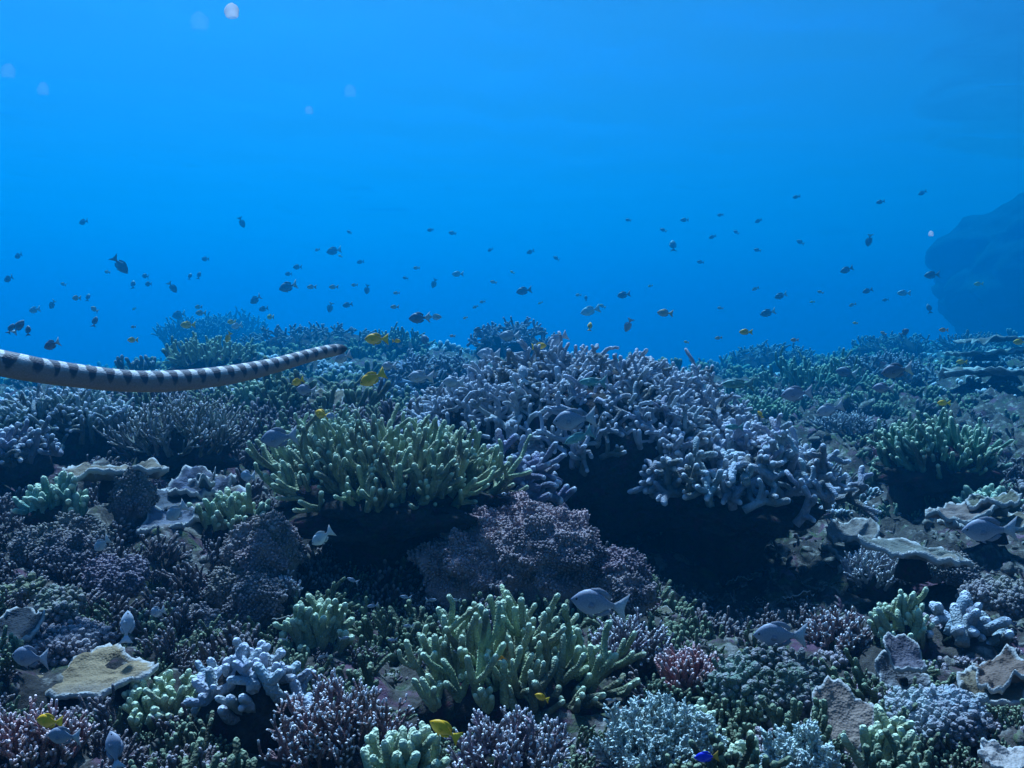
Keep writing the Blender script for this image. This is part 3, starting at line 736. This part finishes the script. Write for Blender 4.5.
def catmull(P, m):
    P = np.asarray(P, float); out_ = []
    for i in range(1, len(P) - 2):
        a, b, c, d = P[i - 1], P[i], P[i + 1], P[i + 2]
        for s in np.linspace(0, 1, m, endpoint=False):
            out_.append(.5 * (2 * b + (c - a) * s + (2 * a - 5 * b + 4 * c - d) * s ** 2 + (3 * b - a - 3 * c + d) * s ** 3))
    out_.append(P[-2]); return np.array(out_)

SN = [(-640, 352, 1.9, 1), (-520, 330, 1.85, 5), (-430, 318, 1.75, 10), (-300, 318, 1.62, 14), (-150, 334, 1.55, 15.5), (0, 363, 1.55, 13.4), (60, 373.5, 1.62, 12.2), (128, 381, 1.72, 11), (180, 380.5, 1.82, 10.6),
      (222, 376, 1.90, 9.8), (250, 371, 1.97, 8.8), (276, 365, 2.04, 7.6), (306, 356.5, 2.13, 6.6), (322, 352.5, 2.18, 6.3), (335, 350, 2.22, 5.9), (342, 349, 2.245, 4.4), (345.5, 348.6, 2.255, 2.2), (347, 348.4, 2.26, .6), (348, 348.3, 2.262, .3)]
P4 = np.array([[*at(x, y, Y), r * Y / F_PX] for x, y, Y, r in SN]); C4 = catmull(P4, 26)
cp, cr = C4[:, :3], np.maximum(C4[:, 3], .0008)
al = np.concatenate([[0], np.cumsum(np.linalg.norm(np.diff(cp, axis=0), axis=1))])
tan = np.gradient(cp, axis=0); tan /= np.linalg.norm(tan, axis=1)[:, None]
sdv = np.cross(tan, [0, 0, 1.0]); sdv /= np.linalg.norm(sdv, axis=1)[:, None]; upv = np.cross(sdv, tan)
ns = 28; an = np.arange(ns) / ns * 2 * math.pi
tailf = np.clip((.14 - al) / .14, 0, 1)[:, None, None]             # the tail is a flat paddle
ring = cp[:, None, :] + cr[:, None, None] * (np.cos(an)[None, :, None] * sdv[:, None, :] * (1 - .75 * tailf) + np.sin(an)[None, :, None] * upv[:, None, :] * (1 + .3 * tailf))
nv_ = len(cp); vv = ring.reshape(-1, 3); k = np.arange(ns); k2 = (k + 1) % ns
qq = np.concatenate([np.stack([i * ns + k, i * ns + k2, (i + 1) * ns + k2, (i + 1) * ns + k], 1) for i in range(nv_ - 1)])
sroot = empty('sea_snake', tuple(cp[nv_ // 2]), 'long banded sea snake, dark and white saddles along its back, swimming above the reef', 'sea snake')
sb = mesh_obj('body', vv - cp[nv_ // 2], np.tile(np.sin(an) * .5 + .5, nv_), qq, np.zeros((0, 3), np.int64), snake_mat(), sroot)
for nm, val in (('along', np.repeat(al, ns)), ('head', np.repeat(np.clip((al - (al[-1] - .055)) / .02, 0, 1), ns))):
    a_ = sb.data.attributes.new(nm, 'FLOAT', 'POINT'); a_.data.foreach_set('value', val.astype(np.float32))

# ------------------------------------------------------------------ fish
def fish_mat(name, rough=.5, belly=(.62, .62, .60), bf=.5):
    m, t, o = new_mat(name)
    oi = t.nodes.new('ShaderNodeObjectInfo'); tc = t.nodes.new('ShaderNodeTexCoord')
    at_ = t.nodes.new('ShaderNodeAttribute'); at_.attribute_name = 'tip'
    vo = N(t, 'ShaderNodeTexVoronoi', Scale=34.0); t.links.new(tc.outputs['Object'], vo.inputs['Vector'])
    c = mixc(t, 1.0, oi.outputs['Color'], ramp(t, vo.outputs['Distance'], [(0, 1.12), (.7, .8)]), 'MULTIPLY')
    f = N(t, 'ShaderNodeMath', operation='MULTIPLY'); f.inputs[1].default_value = bf; t.links.new(at_.outputs['Fac'], f.inputs[0])
    hs = N(t, 'ShaderNodeHueSaturation', Value=1.7, Saturation=.85); t.links.new(oi.outputs['Color'], hs.inputs['Color'])
    c = mixc(t, f.outputs[0], c, hs.outputs[0])
    bsdf(t, o, c, rough, .35); return m
FM, FF = fish_mat('fish_skin'), fish_mat('fish_fin', .6, bf=.2)
EM, t_, o_ = new_mat('fish_eye'); bsdf(t_, o_, (.01, .01, .012, 1), .15, .6)

def fish_body(hr, wr=.46):
    """unit-long fish pointing +X (snout .5, tail root -.34); tip = belly paleness"""
    s = np.array([0, .03, .08, .16, .27, .40, .54, .68, .80, .90, 1.0])
    h = np.array([.035, .17, .34, .60, .85, 1.0, .96, .74, .46, .27, .22]) * hr
    wd = np.array([.05, .20, .40, .66, .88, 1.0, .92, .68, .40, .20, .12]) * hr * wr
    x = .5 - s * .86; cz = np.array([-.05, -.04, -.02, 0, .01, .01, 0, 0, 0, 0, 0]) * hr
    ns_ = 16; an_ = np.arange(ns_) / ns_ * 2 * math.pi
    v = np.stack([np.repeat(x, ns_), (wd[:, None] * np.cos(an_)).ravel(), (cz[:, None] + h[:, None] * np.sin(an_)).ravel()], 1)
    v = np.concatenate([v, [[.512, 0, cz[0]], [-.365, 0, 0]]])
    k = np.arange(ns_); k2 = (k + 1) % ns_; n = len(s)
    q = np.concatenate([np.stack([i * ns_ + k, (i + 1) * ns_ + k, (i + 1) * ns_ + k2, i * ns_ + k2], 1) for i in range(n - 1)])
    tr = np.concatenate([np.stack([np.full(ns_, n * ns_), k, k2], 1), np.stack([np.full(ns_, n * ns_ + 1), (n - 1) * ns_ + k2, (n - 1) * ns_ + k], 1)])
    tp = np.clip(-np.concatenate([np.tile(np.sin(an_), n), [0, 0]]) * .9 + .1, 0, 1)
    mb = MB(); mb.add(v, tp, q, tr); return mb

def fin(outline, origin=(0, 0, 0), rot=0.0, th=.012):
    """a thin fin with real thickness from its outline in the XZ plane, swung ROT about its root edge"""
    ol = np.array(outline, float); n = len(ol); c = ol.mean(0)
    p = np.concatenate([ol, c[None]]); y = np.concatenate([np.full(n, th * .25), [th * .8]])
    a = np.stack([p[:, 0], y, p[:, 1]], 1); b = a * np.array([1, -1, 1])
    v = np.concatenate([a, b]); cr_, sr = math.cos(rot), math.sin(rot)
    v = np.stack([v[:, 0] * cr_ - v[:, 1] * sr, v[:, 0] * sr + v[:, 1] * cr_, v[:, 2]], 1) + np.array(origin)
    k = np.arange(n); k2 = (k + 1) % n
    tr = np.concatenate([np.stack([k, k2, np.full(n, n)], 1), np.stack([k2 + n + 1, k + n + 1, np.full(n, 2 * n + 1)], 1)])
    q = np.stack([k, k + n + 1, k2 + n + 1, k2], 1)
    mb = MB(); mb.add(v, np.zeros(len(v)), q, tr); return mb

def fish_parts(hr, fork, finh):
    tl = .30
    tail = fin([(-.33, .045), (-.42, .10), (-.34 - tl, .24 + .12 * fork), (-.40 - tl * (.85 - .5 * fork), .05), (-.40 - tl * (.82 - .5 * fork), -.05), (-.34 - tl, -.24 - .12 * fork), (-.42, -.10), (-.33, -.045)])
    dors = fin([(.20, hr * .78), (.12, hr * .98 + finh * .5), (-.02, hr * .98 + finh), (-.16, hr * .80 + finh * 1.15), (-.30, hr * .45 + finh * .9), (-.27, hr * .30), (-.10, hr * .76), (.06, hr * .92)])
    anal = fin([(.02, -hr * .92), (-.10, -hr * .85 - finh * .8), (-.22, -hr * .62 - finh * 1.1), (-.31, -hr * .40 - finh * .6), (-.26, -hr * .30), (-.12, -hr * .70)])
    pelv = fin([(.16, -hr * .86), (.08, -hr * .90 - finh * .9), (.0, -hr * .92 - finh * 1.3), (.04, -hr * .88)])
    pecs = []
    for s_ in (-1, 1):
        pf = fin([(0, .03), (-.10, .07), (-.19, .02), (-.17, -.05), (-.08, -.06), (0, -.03)], (.19, s_ * hr * .40, -hr * .12), s_ * -.15, .006)
        pecs.append(pf)
    eyes = []
    for s_ in (-1, 1):
        rg_ = np.random.default_rng(1); e_ = mound(rg_, .026, .026, .026, 10, 7, 0.0, 1, .5)
        e_.v = [v * np.array([1, .5, 1]) + np.array([.385, s_ * hr * .245, hr * .12]) for v in e_.v]; eyes.append(e_)
    return tail, dors, anal, pelv, pecs, eyes

SPEC = {'oval': (.235, .3, .055), 'deep': (.255, .5, .06), 'slim': (.15, .6, .04)}
PROTO = {}
def fish_full(shape, body_c, tail_c, fin_c, name):
    hr, fork, fh = SPEC[shape]
    r = empty(name, (0, 0, 0))
    fish_body(hr).build('body', FM, r, body_c)
    tail, dors, anal, pelv, pecs, eyes = fish_parts(hr, fork, fh)
    tail.build('tail_fin', FF, r, tail_c)
    dors.build('dorsal_fin', FF, r, fin_c); anal.build('anal_fin', FF, r, fin_c); pelv.build('pelvic_fin', FF, r, fin_c)
    for p_ in pecs: p_.build('pectoral_fin', FF, r, fin_c)
    for e_ in eyes: e_.build('eye', EM, r)
    return r
def fish_small(shape, body_c, name):
    hr, fork, fh = SPEC[shape]; mb = MB()
    tail, dors, anal, pelv, pecs, eyes = fish_parts(hr, fork, fh)
    for m_ in (fish_body(hr), tail, dors, anal, pelv):
        v, tp, q, tr = m_.arrays(); mb.add(v, tp, q, tr)
    return mb.build(name, FM, None, body_c)

KIND = {  # shape, body, tail, fins, name, everyday word
 'yellow': ('oval', (.95, .50, .01), (.95, .60, .03), (.92, .54, .02), 'yellow_damselfish'),
 'orange': ('oval', (.80, .27, .04), (.80, .34, .06), (.78, .30, .05), 'orange_damselfish'),
 'grey':   ('deep', (.27, .29, .36), (.50, .52, .57), (.25, .27, .34), 'grey_damselfish'),
 'pale':   ('oval', (.42, .46, .52), (.6, .62, .66), (.42, .46, .52), 'pale_damselfish'),
 'white':  ('oval', (.62, .64, .66), (.72, .72, .72), (.6, .62, .64), 'pale_damselfish'),
 'green':  ('slim', (.13, .36, .33), (.16, .36, .36), (.13, .34, .33), 'green_chromis'),
 'dark':   ('deep', (.16, .18, .23), (.22, .24, .28), (.15, .17, .22), 'dark_damselfish'),
 'bicolor': ('deep', (.17, .19, .24), (.62, .62, .60), (.16, .18, .23), 'bicolor_chromis'),
 'blue':   ('oval', (.01, .03, .75), (.62, .36, .05), (.01, .04, .75), 'blue_damselfish'),
 'silver': ('slim', (.30, .36, .44), (.40, .46, .52), (.30, .36, .44), 'silvery_fry'),
}
def place_fish(kind, px, py, L, ang, yaw, Y, label, group=None, tint=1.0):
    Y = Y if Y < 3.4 else Y * 2.6 if py < 318 else 3.4 + (Y - 3.4) * 2.2
    shape, b, tl, fc, nm = KIND[kind]
    small = L < 11
    key = (kind, small)
    p = at(px, py, Y); s = L * Y / F_PX / 1.14 / max(.35, math.cos(R(yaw)))
    if key not in PROTO:
        r = fish_small(shape, b, nm) if small else fish_full(shape, b, tl, fc, nm); PROTO[key] = r
    else:
        r = copy_thing(PROTO[key], (0, 0, 0))
    a, w_ = R(ang), R(yaw)
    f = np.array([math.cos(a) * math.cos(w_), math.sin(w_), math.sin(a) * math.cos(w_)])
    upw = np.array([-math.sin(a), 0, math.cos(a)]); upw = upw if upw[2] >= 0 else -upw
    lf = unit(np.cross(upw, f)); upw = np.cross(f, lf)
    r.matrix_world = Matrix(((f[0] * s, lf[0] * s, upw[0] * s, p[0]), (f[1] * s, lf[1] * s, upw[1] * s, p[1]), (f[2] * s, lf[2] * s, upw[2] * s, p[2]), (0, 0, 0, 1)))
    tag(r, label, 'fish', group)
    if small and 'group' in r and not group: del r['group']
    return r

# kind, pixel x, y, length in pixels, heading (0 = to the right, 180 = to the left, 90 = up), turn away, metres ahead, label
FISH = [
 ('yellow', 371, 379, 29, 204, 10, 2.0, 'larger bright yellow fish just right of and below the head of the snake'),
 ('yellow', 375, 339, 25, 180, 10, 2.6, 'bright yellow fish above the reef, just right of and above the head of the snake'),
 ('yellow', 321, 414, 17, 168, 35, 2.0, 'small round yellow fish over the small green finger coral'),
 ('yellow', 443, 729, 35, 152, 10, 1.0, 'orange yellow fish at the bottom between two bushy corals'),
 ('yellow', 48, 721, 32, 180, 15, 1.0, 'golden yellow fish over the pinkish coral in the bottom left corner'),
 ('yellow', 297, 382, 15, 200, 20, 2.4, 'yellow fish half hidden above the small green finger coral, below the neck of the snake'),
 ('yellow', 397, 341, 8, 0, 30, 3.2, 'tiny yellow fish right behind the yellow fish above the head of the snake'),
 ('orange', 436, 317, 13, 0, 10, 5.0, 'orange yellow fish touching the tail of a dark fish above the ridge'),
 ('orange', 664, 313, 15, 175, 25, 4.0, 'solitary orange fish in open water above the thicket, right of the middle'),
 ('yellow', 590, 326, 9, 80, 30, 4.5, 'tiny upright yellow fish right under the white fish'),
 ('yellow', 745, 332, 13, 180, 10, 4.5, 'yellow fish low over the gap right of the huge thicket'),
 ('yellow', 187, 325, 16, 180, 5, 5.0, 'slender yellow fish in front of the hazy brown mound'),
 ('yellow', 228, 338, 12, 240, 20, 4.2, 'tilted yellow fish above the bright green coral behind the snake'),
 ('orange', 200, 313, 12, 180, 15, 5.5, 'yellow orange fish skimming the top of the hazy brown mound'),
 ('orange', 198, 307, 9, 180, 20, 7.0, 'faint orange fish just over another on top of the brown mound'),
 ('yellow', 231, 322, 10, 180, 20, 6.0, 'small yellow fish beside a white fish at the brown mound'),
 ('yellow', 132, 340, 12, 180, 10, 5.0, 'yellow orange fish in the water left of the hazy brown mound'),
 ('yellow', 270, 317, 9, 180, 40, 5.0, 'small yellow fish right of the hazy crest, over the ridge'),
 ('orange', 394, 307, 9, 180, 10, 5.5, 'small orange fish above the yellow one over the ridge'),
 ('orange', 396, 293, 7, 180, 10, 6.5, 'tiny orange fish higher up above the ridge, over a small orange fish'),
 ('orange', 311, 287, 10, 180, 10, 6.0, 'slim orange fish above the ridge, right of the dark pale tailed fish'),
 ('orange', 333, 287, 10, 180, 10, 6.5, 'slim orange fish, right of another of its kind above the ridge'),
 ('orange', 354, 285, 7, 180, 10, 7.0, 'tiny orange fish last of three in a line above the ridge'),
 ('yellow', 540, 346, 15, 5, 10, 3.2, 'dusky yellow fish in front of the blue grey mound on the ridge'),
 ('yellow', 943, 403, 12, 180, 20, 3.4, 'yellow fish over the green coral of the dark right hollow'),
 ('yellow', 961, 362, 9, 180, 30, 5.0, 'pale yellow fish above the pale rimmed ledges'),
 ('yellow', 1019, 342, 13, 180, 10, 5.0, 'yellow fish at the right edge above the upper ledge'),
 ('orange', 794, 340, 8, 180, 10, 6.5, 'tiny orange fish over the start of the far right ridge'),
 ('orange', 497, 660, 18, 230, 45, 1.42, 'orange fish hiding among the foreground green fingers'),
 ('yellow', 541, 697, 15, 165, 20, 1.28, 'tiny yellow fish in the shadow beneath the foreground green fingers'),
 ('yellow', 760, 414, 8, 120, 20, 3.0, 'tiny yellow fish above the right shoulder of the staghorn'),
 ('grey', 277, 438, 40, 188, 10, 1.75, 'plump mauve grey fish left of the broad light green coral, tail in front of it'),
 ('white', 321, 538, 28, 215, 15, 1.65, 'bright whitish blue fish in front of the shaded hole'),
 ('grey', 572, 420, 44, 188, 10, 2.2, 'grey fish with whitish forked tail in front of the huge thicket'),
 ('green', 577, 438, 32, 205, 10, 2.15, 'slim turquoise green fish right under the grey white tailed fish'),
 ('pale', 419, 377, 27, 180, 15, 2.5, 'pale grey green oval fish right of the larger yellow fish'),
 ('pale', 452, 382, 22, 180, 25, 2.5, 'pale oval fish behind the pale grey green one, over the thicket'),
 ('green', 591, 382, 28, 180, 15, 2.3, 'greenish grey fish hovering in the upper thicket'),
 ('grey', 596, 603, 58, 172, 8, 1.3, 'large grey fish at the right tips of the foreground green fingers'),
 ('grey', 777, 635, 54, 180, 5, 1.4, 'large pale blue grey fish with forked tail at the mouth of the big hollow'),
 ('grey', 986, 530, 50, 185, 15, 1.7, 'blurred grey fish in front of the layered tan plates at the right edge'),
 ('pale', 175, 513, 30, 215, 20, 1.6, 'slanting pale blue fish over the small pale grey plate'),
 ('pale', 247, 476, 20, 185, 40, 1.8, 'small pale blue fish left of the broad green coral, under the plump mauve grey fish'),
 ('pale', 101, 545, 24, 215, 20, 1.6, 'pale blue fish slanting over the wide mauve coral'),
 ('pale', 127, 625, 30, 95, 25, 1.35, 'upright pale blue fish above the big tan plate'),
 ('pale', 157, 612, 22, 200, 30, 1.45, 'small pale blue fish left of the mauve lumps'),
 ('grey', 62, 736, 38, 180, 10, .98, 'blue grey fish right under the golden yellow fish'),
 ('grey', 28, 657, 44, 180, 15, 1.2, 'dim grey fish beneath the dark slate plate at the left edge'),
 ('grey', 114, 748, 36, 112, 25, .98, 'blue grey fish nosing upward at the bottom left, by the pinkish coral'),
 ('green', 736, 384, 32, 180, 10, 2.3, 'pale turquoise fish by the upper right corner of the huge thicket'),
 ('pale', 523, 373, 18, 100, 30, 2.3, 'pale blue fish nosing upward at the upper left of the huge thicket'),
 ('bicolor', 895, 371, 30, 190, 10, 3.4, 'dark fish with a bright white tail over the far right slope'),
 ('grey', 795, 394, 30, 188, 15, 3.0, 'dim blue grey fish in front of the wide green bank'),
 ('pale', 828, 410, 26, 200, 20, 2.9, 'pale blue fish at the foot of the wide green bank'),
 ('pale', 487, 354, 24, 180, 20, 3.4, 'pale blue fish before the blue grey mound on the ridge'),
 ('pale', 508, 336, 20, 180, 30, 3.8, 'faint pale fish on top of the blue grey mound on the ridge'),
 ('pale', 556, 340, 22, 205, 20, 3.0, 'whitish fish at the right end of the blue grey mound'),
 ('pale', 342, 358, 20, 200, 30, 2.9, 'faint pale fish right behind the head of the snake'),
 ('pale', 388, 366, 16, 180, 30, 2.8, 'faint bluish fish between the two larger yellow fish'),
 ('grey', 305, 390, 22, 175, 20, 2.2, 'dim blue fish beside the half hidden yellow fish'),
 ('pale', 331, 416, 13, 180, 25, 1.98, 'small blue fish behind the small round yellow fish'),
 ('green', 733, 427, 18, 180, 20, 2.1, 'small turquoise fish in the right arms of the thick staghorn'),
 ('grey', 882, 388, 18, 180, 30, 3.3, 'small pale fish under the dark one with the bright white tail'),
 ('bicolor', 287, 287, 20, 195, 10, 4.0, 'dark fish with a pale tail, the largest in the open water above the snake'),
 ('bicolor', 418, 318, 22, 183, 10, 4.5, 'dark fish with a whitish tail next to the orange yellow fish above the ridge'),
 ('bicolor', 51, 345, 19, 200, 10, 3.5, 'dark fish with a pale tail above the front of the snake'),
 ('dark', 121, 266, 20, 305, 20, 3.6, 'brownish fish diving in open water at the left'),
 ('bicolor', 173, 288, 12, 300, 25, 5.0, 'small dark fish with white tail, right of the diving brownish fish'),
 ('dark', 523, 291, 16, 190, 10, 4.4, 'dark round fish in open water above the blue grey mound'),
 ('dark', 623, 295, 13, 190, 20, 4.6, 'dark round fish left of the solitary orange fish'),
 ('white', 589, 311, 20, 195, 10, 4.4, 'white fish in open water above the thicket'),
 ('pale', 628, 326, 14, 250, 25, 4.6, 'whitish fish tilted steeply over the crest of the huge thicket'),
 ('bicolor', 767, 313, 15, 195, 15, 5.0, 'dark pale tailed fish in open water over the far right ridge'),
 ('bicolor', 780, 296, 12, 200, 20, 5.5, 'small dark fish above the dark pale tailed one over the right ridge'),
 ('dark', 846, 270, 13, 200, 10, 5.0, 'dark fish in mid water between the middle and the outcrop'),
 ('dark', 867, 291, 9, 200, 30, 5.5, 'small dark fish under the mid water one near the outcrop'),
 ('dark', 931, 275, 15, 185, 10, 5.0, 'dark fish in front of the left face of the looming outcrop'),
 ('dark', 929, 308, 10, 100, 20, 5.5, 'small upright dark fish by the notch of the outcrop'),
 ('dark', 905, 332, 12, 30, 20, 6.0, 'dark fish just over the far right ridge'),
 ('pale', 903, 293, 13, 180, 10, 5.5, 'small pale fish in mid water left of the outcrop'),
 ('bicolor', 869, 241, 12, 270, 30, 5.5, 'thin dark fish with a white tail diving in the high right water'),
 ('dark', 880, 202, 8, 190, 20, 6.0, 'tiny dark fish highest on the right, left of the outcrop top'),
 ('dark', 796, 197, 7, 190, 20, 6.5, 'tiny dark fish high up in the right water'),
 ('bicolor', 255, 300, 14, 210, 20, 5.0, 'dark fish just above the hazy crest'),
 ('dark', 263, 309, 11, 190, 20, 6.0, 'small dim fish right behind the dark fish at the hazy crest'),
 ('dark', 347, 305, 11, 190, 10, 5.5, 'small dark fish over the ridge, above the yellow fish by the snake'),
 ('bicolor', 330, 308, 11, 250, 20, 6.0, 'small dark pale tailed fish left of a small dark fish over the ridge'),
 ('bicolor', 333, 251, 16, 190, 10, 6.0, 'dark pale tailed fish high above the ridge'),
 ('bicolor', 367, 290, 10, 260, 20, 6.0, 'small dark fish diving above the ridge beside the orange line'),
 ('bicolor', 434, 284, 10, 250, 20, 6.5, 'small dark fish with pale tail above the orange yellow fish'),
 ('pale', 457, 274, 12, 180, 20, 6.0, 'small pale fish in the open water over the middle ridge'),
 ('dark', 425, 340, 14, 120, 25, 5.0, 'dim fish just over the ridge under the dark whitish tailed one'),
 ('dark', 478, 330, 11, 190, 20, 5.5, 'dim dark fish at the left top of the blue grey mound'),
 ('bicolor', 19, 326, 16, 60, 20, 4.2, 'middle of three dark fish bunched at the left edge'),
 ('dark', 11, 328, 11, 70, 20, 4.4, 'left one of three dark fish bunched at the left edge'),
 ('dark', 28, 330, 11, 100, 20, 4.4, 'right one of three dark fish bunched at the left edge'),
 ('pale', 34, 310, 14, 190, 20, 4.6, 'pale fish just above the three dark fish at the left edge'),
 ('dark', 8, 279, 12, 200, 20, 4.6, 'dim fish at the left edge, high above the three dark fish'),
 ('bicolor', 18, 256, 10, 200, 20, 5.5, 'tiny pale tailed fish highest at the left edge'),
 ('dark', 133, 284, 9, 100, 30, 5.5, 'tiny dark fish right under the diving brownish fish'),
 ('dark', 145, 276, 9, 170, 30, 5.8, 'upper of two tiny fish right of the diving brownish fish'),
 ('dark', 148, 284, 9, 180, 30, 5.8, 'lower of two tiny fish right of the diving brownish fish'),
 ('bicolor', 52, 305, 11, 230, 20, 5.4, 'tiny dark fish between the left edge trio and the orange fish'),
 ('orange', 76, 298, 11, 180, 20, 5.2, 'tiny orange fish in the left water beside a dark one'),
 ('dark', 88, 297, 8, 90, 30, 5.4, 'tiny dark fish just right of the tiny orange fish in the left water'),
 ('orange', 94, 309, 10, 150, 20, 5.6, 'faint orange fish above a dark upright one in the left water'),
 ('dark', 95, 321, 11, 80, 20, 5.2, 'dark upright fish in the left water below the faint orange one'),
 ('dark', 242, 223, 11, 290, 20, 5.8, 'dark fish high in the water above the brown mound'),
 ('dark', 199, 275, 8, 80, 20, 6.2, 'right one of two tiny dark fish above the brown mound'),
 ('dark', 190, 276, 7, 85, 30, 6.2, 'left one of two tiny dark fish above the brown mound'),
 ('bicolor', 178, 315, 16, 190, 20, 6.0, 'grey fish at the left top of the hazy brown mound'),
 ('white', 236, 326, 13, 190, 20, 5.6, 'white fish in front of the hazy brown mound'),
 ('dark', 205, 259, 9, 180, 20, 6.4, 'tiny dark fish hanging above the two tiny ones over the brown mound'),
 ('bicolor', 297, 267, 10, 180, 20, 6.6, 'small dim fish up and right of the largest dark one'),
 ('dark', 288, 274, 8, 180, 20, 6.6, 'tiny dark fish just over the largest dark one'),
 ('dark', 83, 222, 11, 190, 20, 6.2, 'faint fish high in the left water, the highest there'),
 ('dark', 673, 245, 12, 90, 30, 6.4, 'faint upright dark fish in mid water, above the solitary orange fish'),
 ('orange', 943, 330, 9, 180, 10, 6.5, 'faint yellow orange fish over the right ridge near the outcrop foot'),
 ('yellow', 978, 284, 9, 180, 10, 6.5, 'faint yellow fish in front of the looming outcrop'),
 ('bicolor', 845, 372, 18, 170, 30, 4.5, 'dim grey fish over the green bank on the far slope'),
 ('bicolor', 586, 298, 6, 90, 20, 6.5, 'speck of a dark fish just above the white fish'),
 ('blue', 705, 757, 25, 188, 8, .98, 'electric blue fish with a yellowish tail at the bottom edge'),
]
for a_ in FISH: place_fish(*a_)
FAR = [(736, 232), (712, 237), (684, 220), (628, 220), (556, 258), (530, 252), (720, 215), (757, 250), (800, 242), (490, 250), (430, 230), (452, 233), (349, 232), (758, 221), (360, 262), (405, 278), (663, 230), (922, 193), (885, 300), (700, 262)]
for k, (x, y) in enumerate(FAR):
    place_fish('dark', x, y, 6 + k % 3, 180 + (k * 53 % 70) - 35, 20, 7.0 + .12 * (k % 5), 'faint dark speck of a fish, far off and high in the open water', 'far fish specks in the open water')
FARY = [(512, 272), (482, 302), (493, 282), (540, 303), (578, 295), (602, 306), (650, 286), (720, 308), (755, 289), (812, 302), (820, 292), (852, 305), (855, 323), (883, 333), (718, 338), (686, 342), (475, 307), (416, 268), (340, 256), (317, 250), (107, 272), (134, 309), (133, 327), (63, 284), (465, 318), (452, 336)]
for k, (x, y) in enumerate(FARY):
    place_fish('orange' if k % 3 else 'yellow', x, y, 5 + k % 3, 180 + (k * 37 % 60) - 30, 20, 7.2 + .12 * (k % 5), 'faint orange speck of a fish, far off above the reef', 'far orange specks above the reef')
FRY = [(405, 597), (432, 600), (455, 600), (372, 606), (408, 626), (345, 638), (322, 657), (296, 671), (436, 655), (458, 652), (478, 622), (392, 640), (352, 580), (282, 640), (610, 700), (640, 702)]
for k, (x, y) in enumerate(FRY):
    place_fish('silver', x, y, 13 - k % 3, [175, 0, 178, 190, 182, 10, 200, 205, 160, 170, 178, 186, 160, 190, 180, 178][k], 10, [1.5, 1.45, 1.5, 1.4][k % 4] if k < 14 else 1.25,
               'thin silvery fry in the shade between the green corals', 'silvery fry in the shade of the green corals')

# ------------------------------------------------------------------ drifting specks in the water close by
m, t, o = new_mat('plankton')
tr = t.nodes.new('ShaderNodeBsdfTransparent'); df = N(t, 'ShaderNodeBsdfTranslucent'); df.inputs[0].default_value = (.9, .9, .88, 1); d2 = N(t, 'ShaderNodeBsdfDiffuse'); d2.inputs[0].default_value = (.9, .9, .88, 1)
oi = t.nodes.new('ShaderNodeObjectInfo'); sp = t.nodes.new('ShaderNodeSeparateColor'); t.links.new(oi.outputs['Color'], sp.inputs[0])
mx = N(t, 'ShaderNodeMixShader'); mx.inputs[0].default_value = .5; t.links.new(df.outputs[0], mx.inputs[1]); t.links.new(d2.outputs[0], mx.inputs[2])
my = N(t, 'ShaderNodeMixShader'); t.links.new(sp.outputs[0], my.inputs[0]); t.links.new(tr.outputs[0], my.inputs[1]); t.links.new(mx.outputs[0], my.inputs[2])
t.links.new(my.outputs[0], o.inputs[0])
rs = np.random.default_rng(77)
for x, y, r_, op, lab in [(232, 12, 7, .55, 'brightest white drifting plankton speck at the top left'), (200, 23, 9, .03, 'faint plankton speck beside the brightest white one'), (43, 90, 6, .04, 'faint plankton speck in the upper left water'),
                          (350, 92, 6, .03, 'faint plankton speck under the ripple of light'), (309, 111, 4, .05, 'small plankton speck left of the one under the ripple'), (8, 72, 7, .04, 'faint plankton speck at the upper left edge'), (931, 234, 2.5, .3, 'tiny pale plankton speck before the outcrop')]:
    k = .5 / F_PX * r_ * 1.0; mb = mound(rs, k, k * .7, k * 1.15, 18, 12, .12, None, .5, 2.0)
    q = mb.build('plankton_speck', m, None, (op, op, op)); q.location = at(x, y, .5); tag(q, lab, 'plankton')
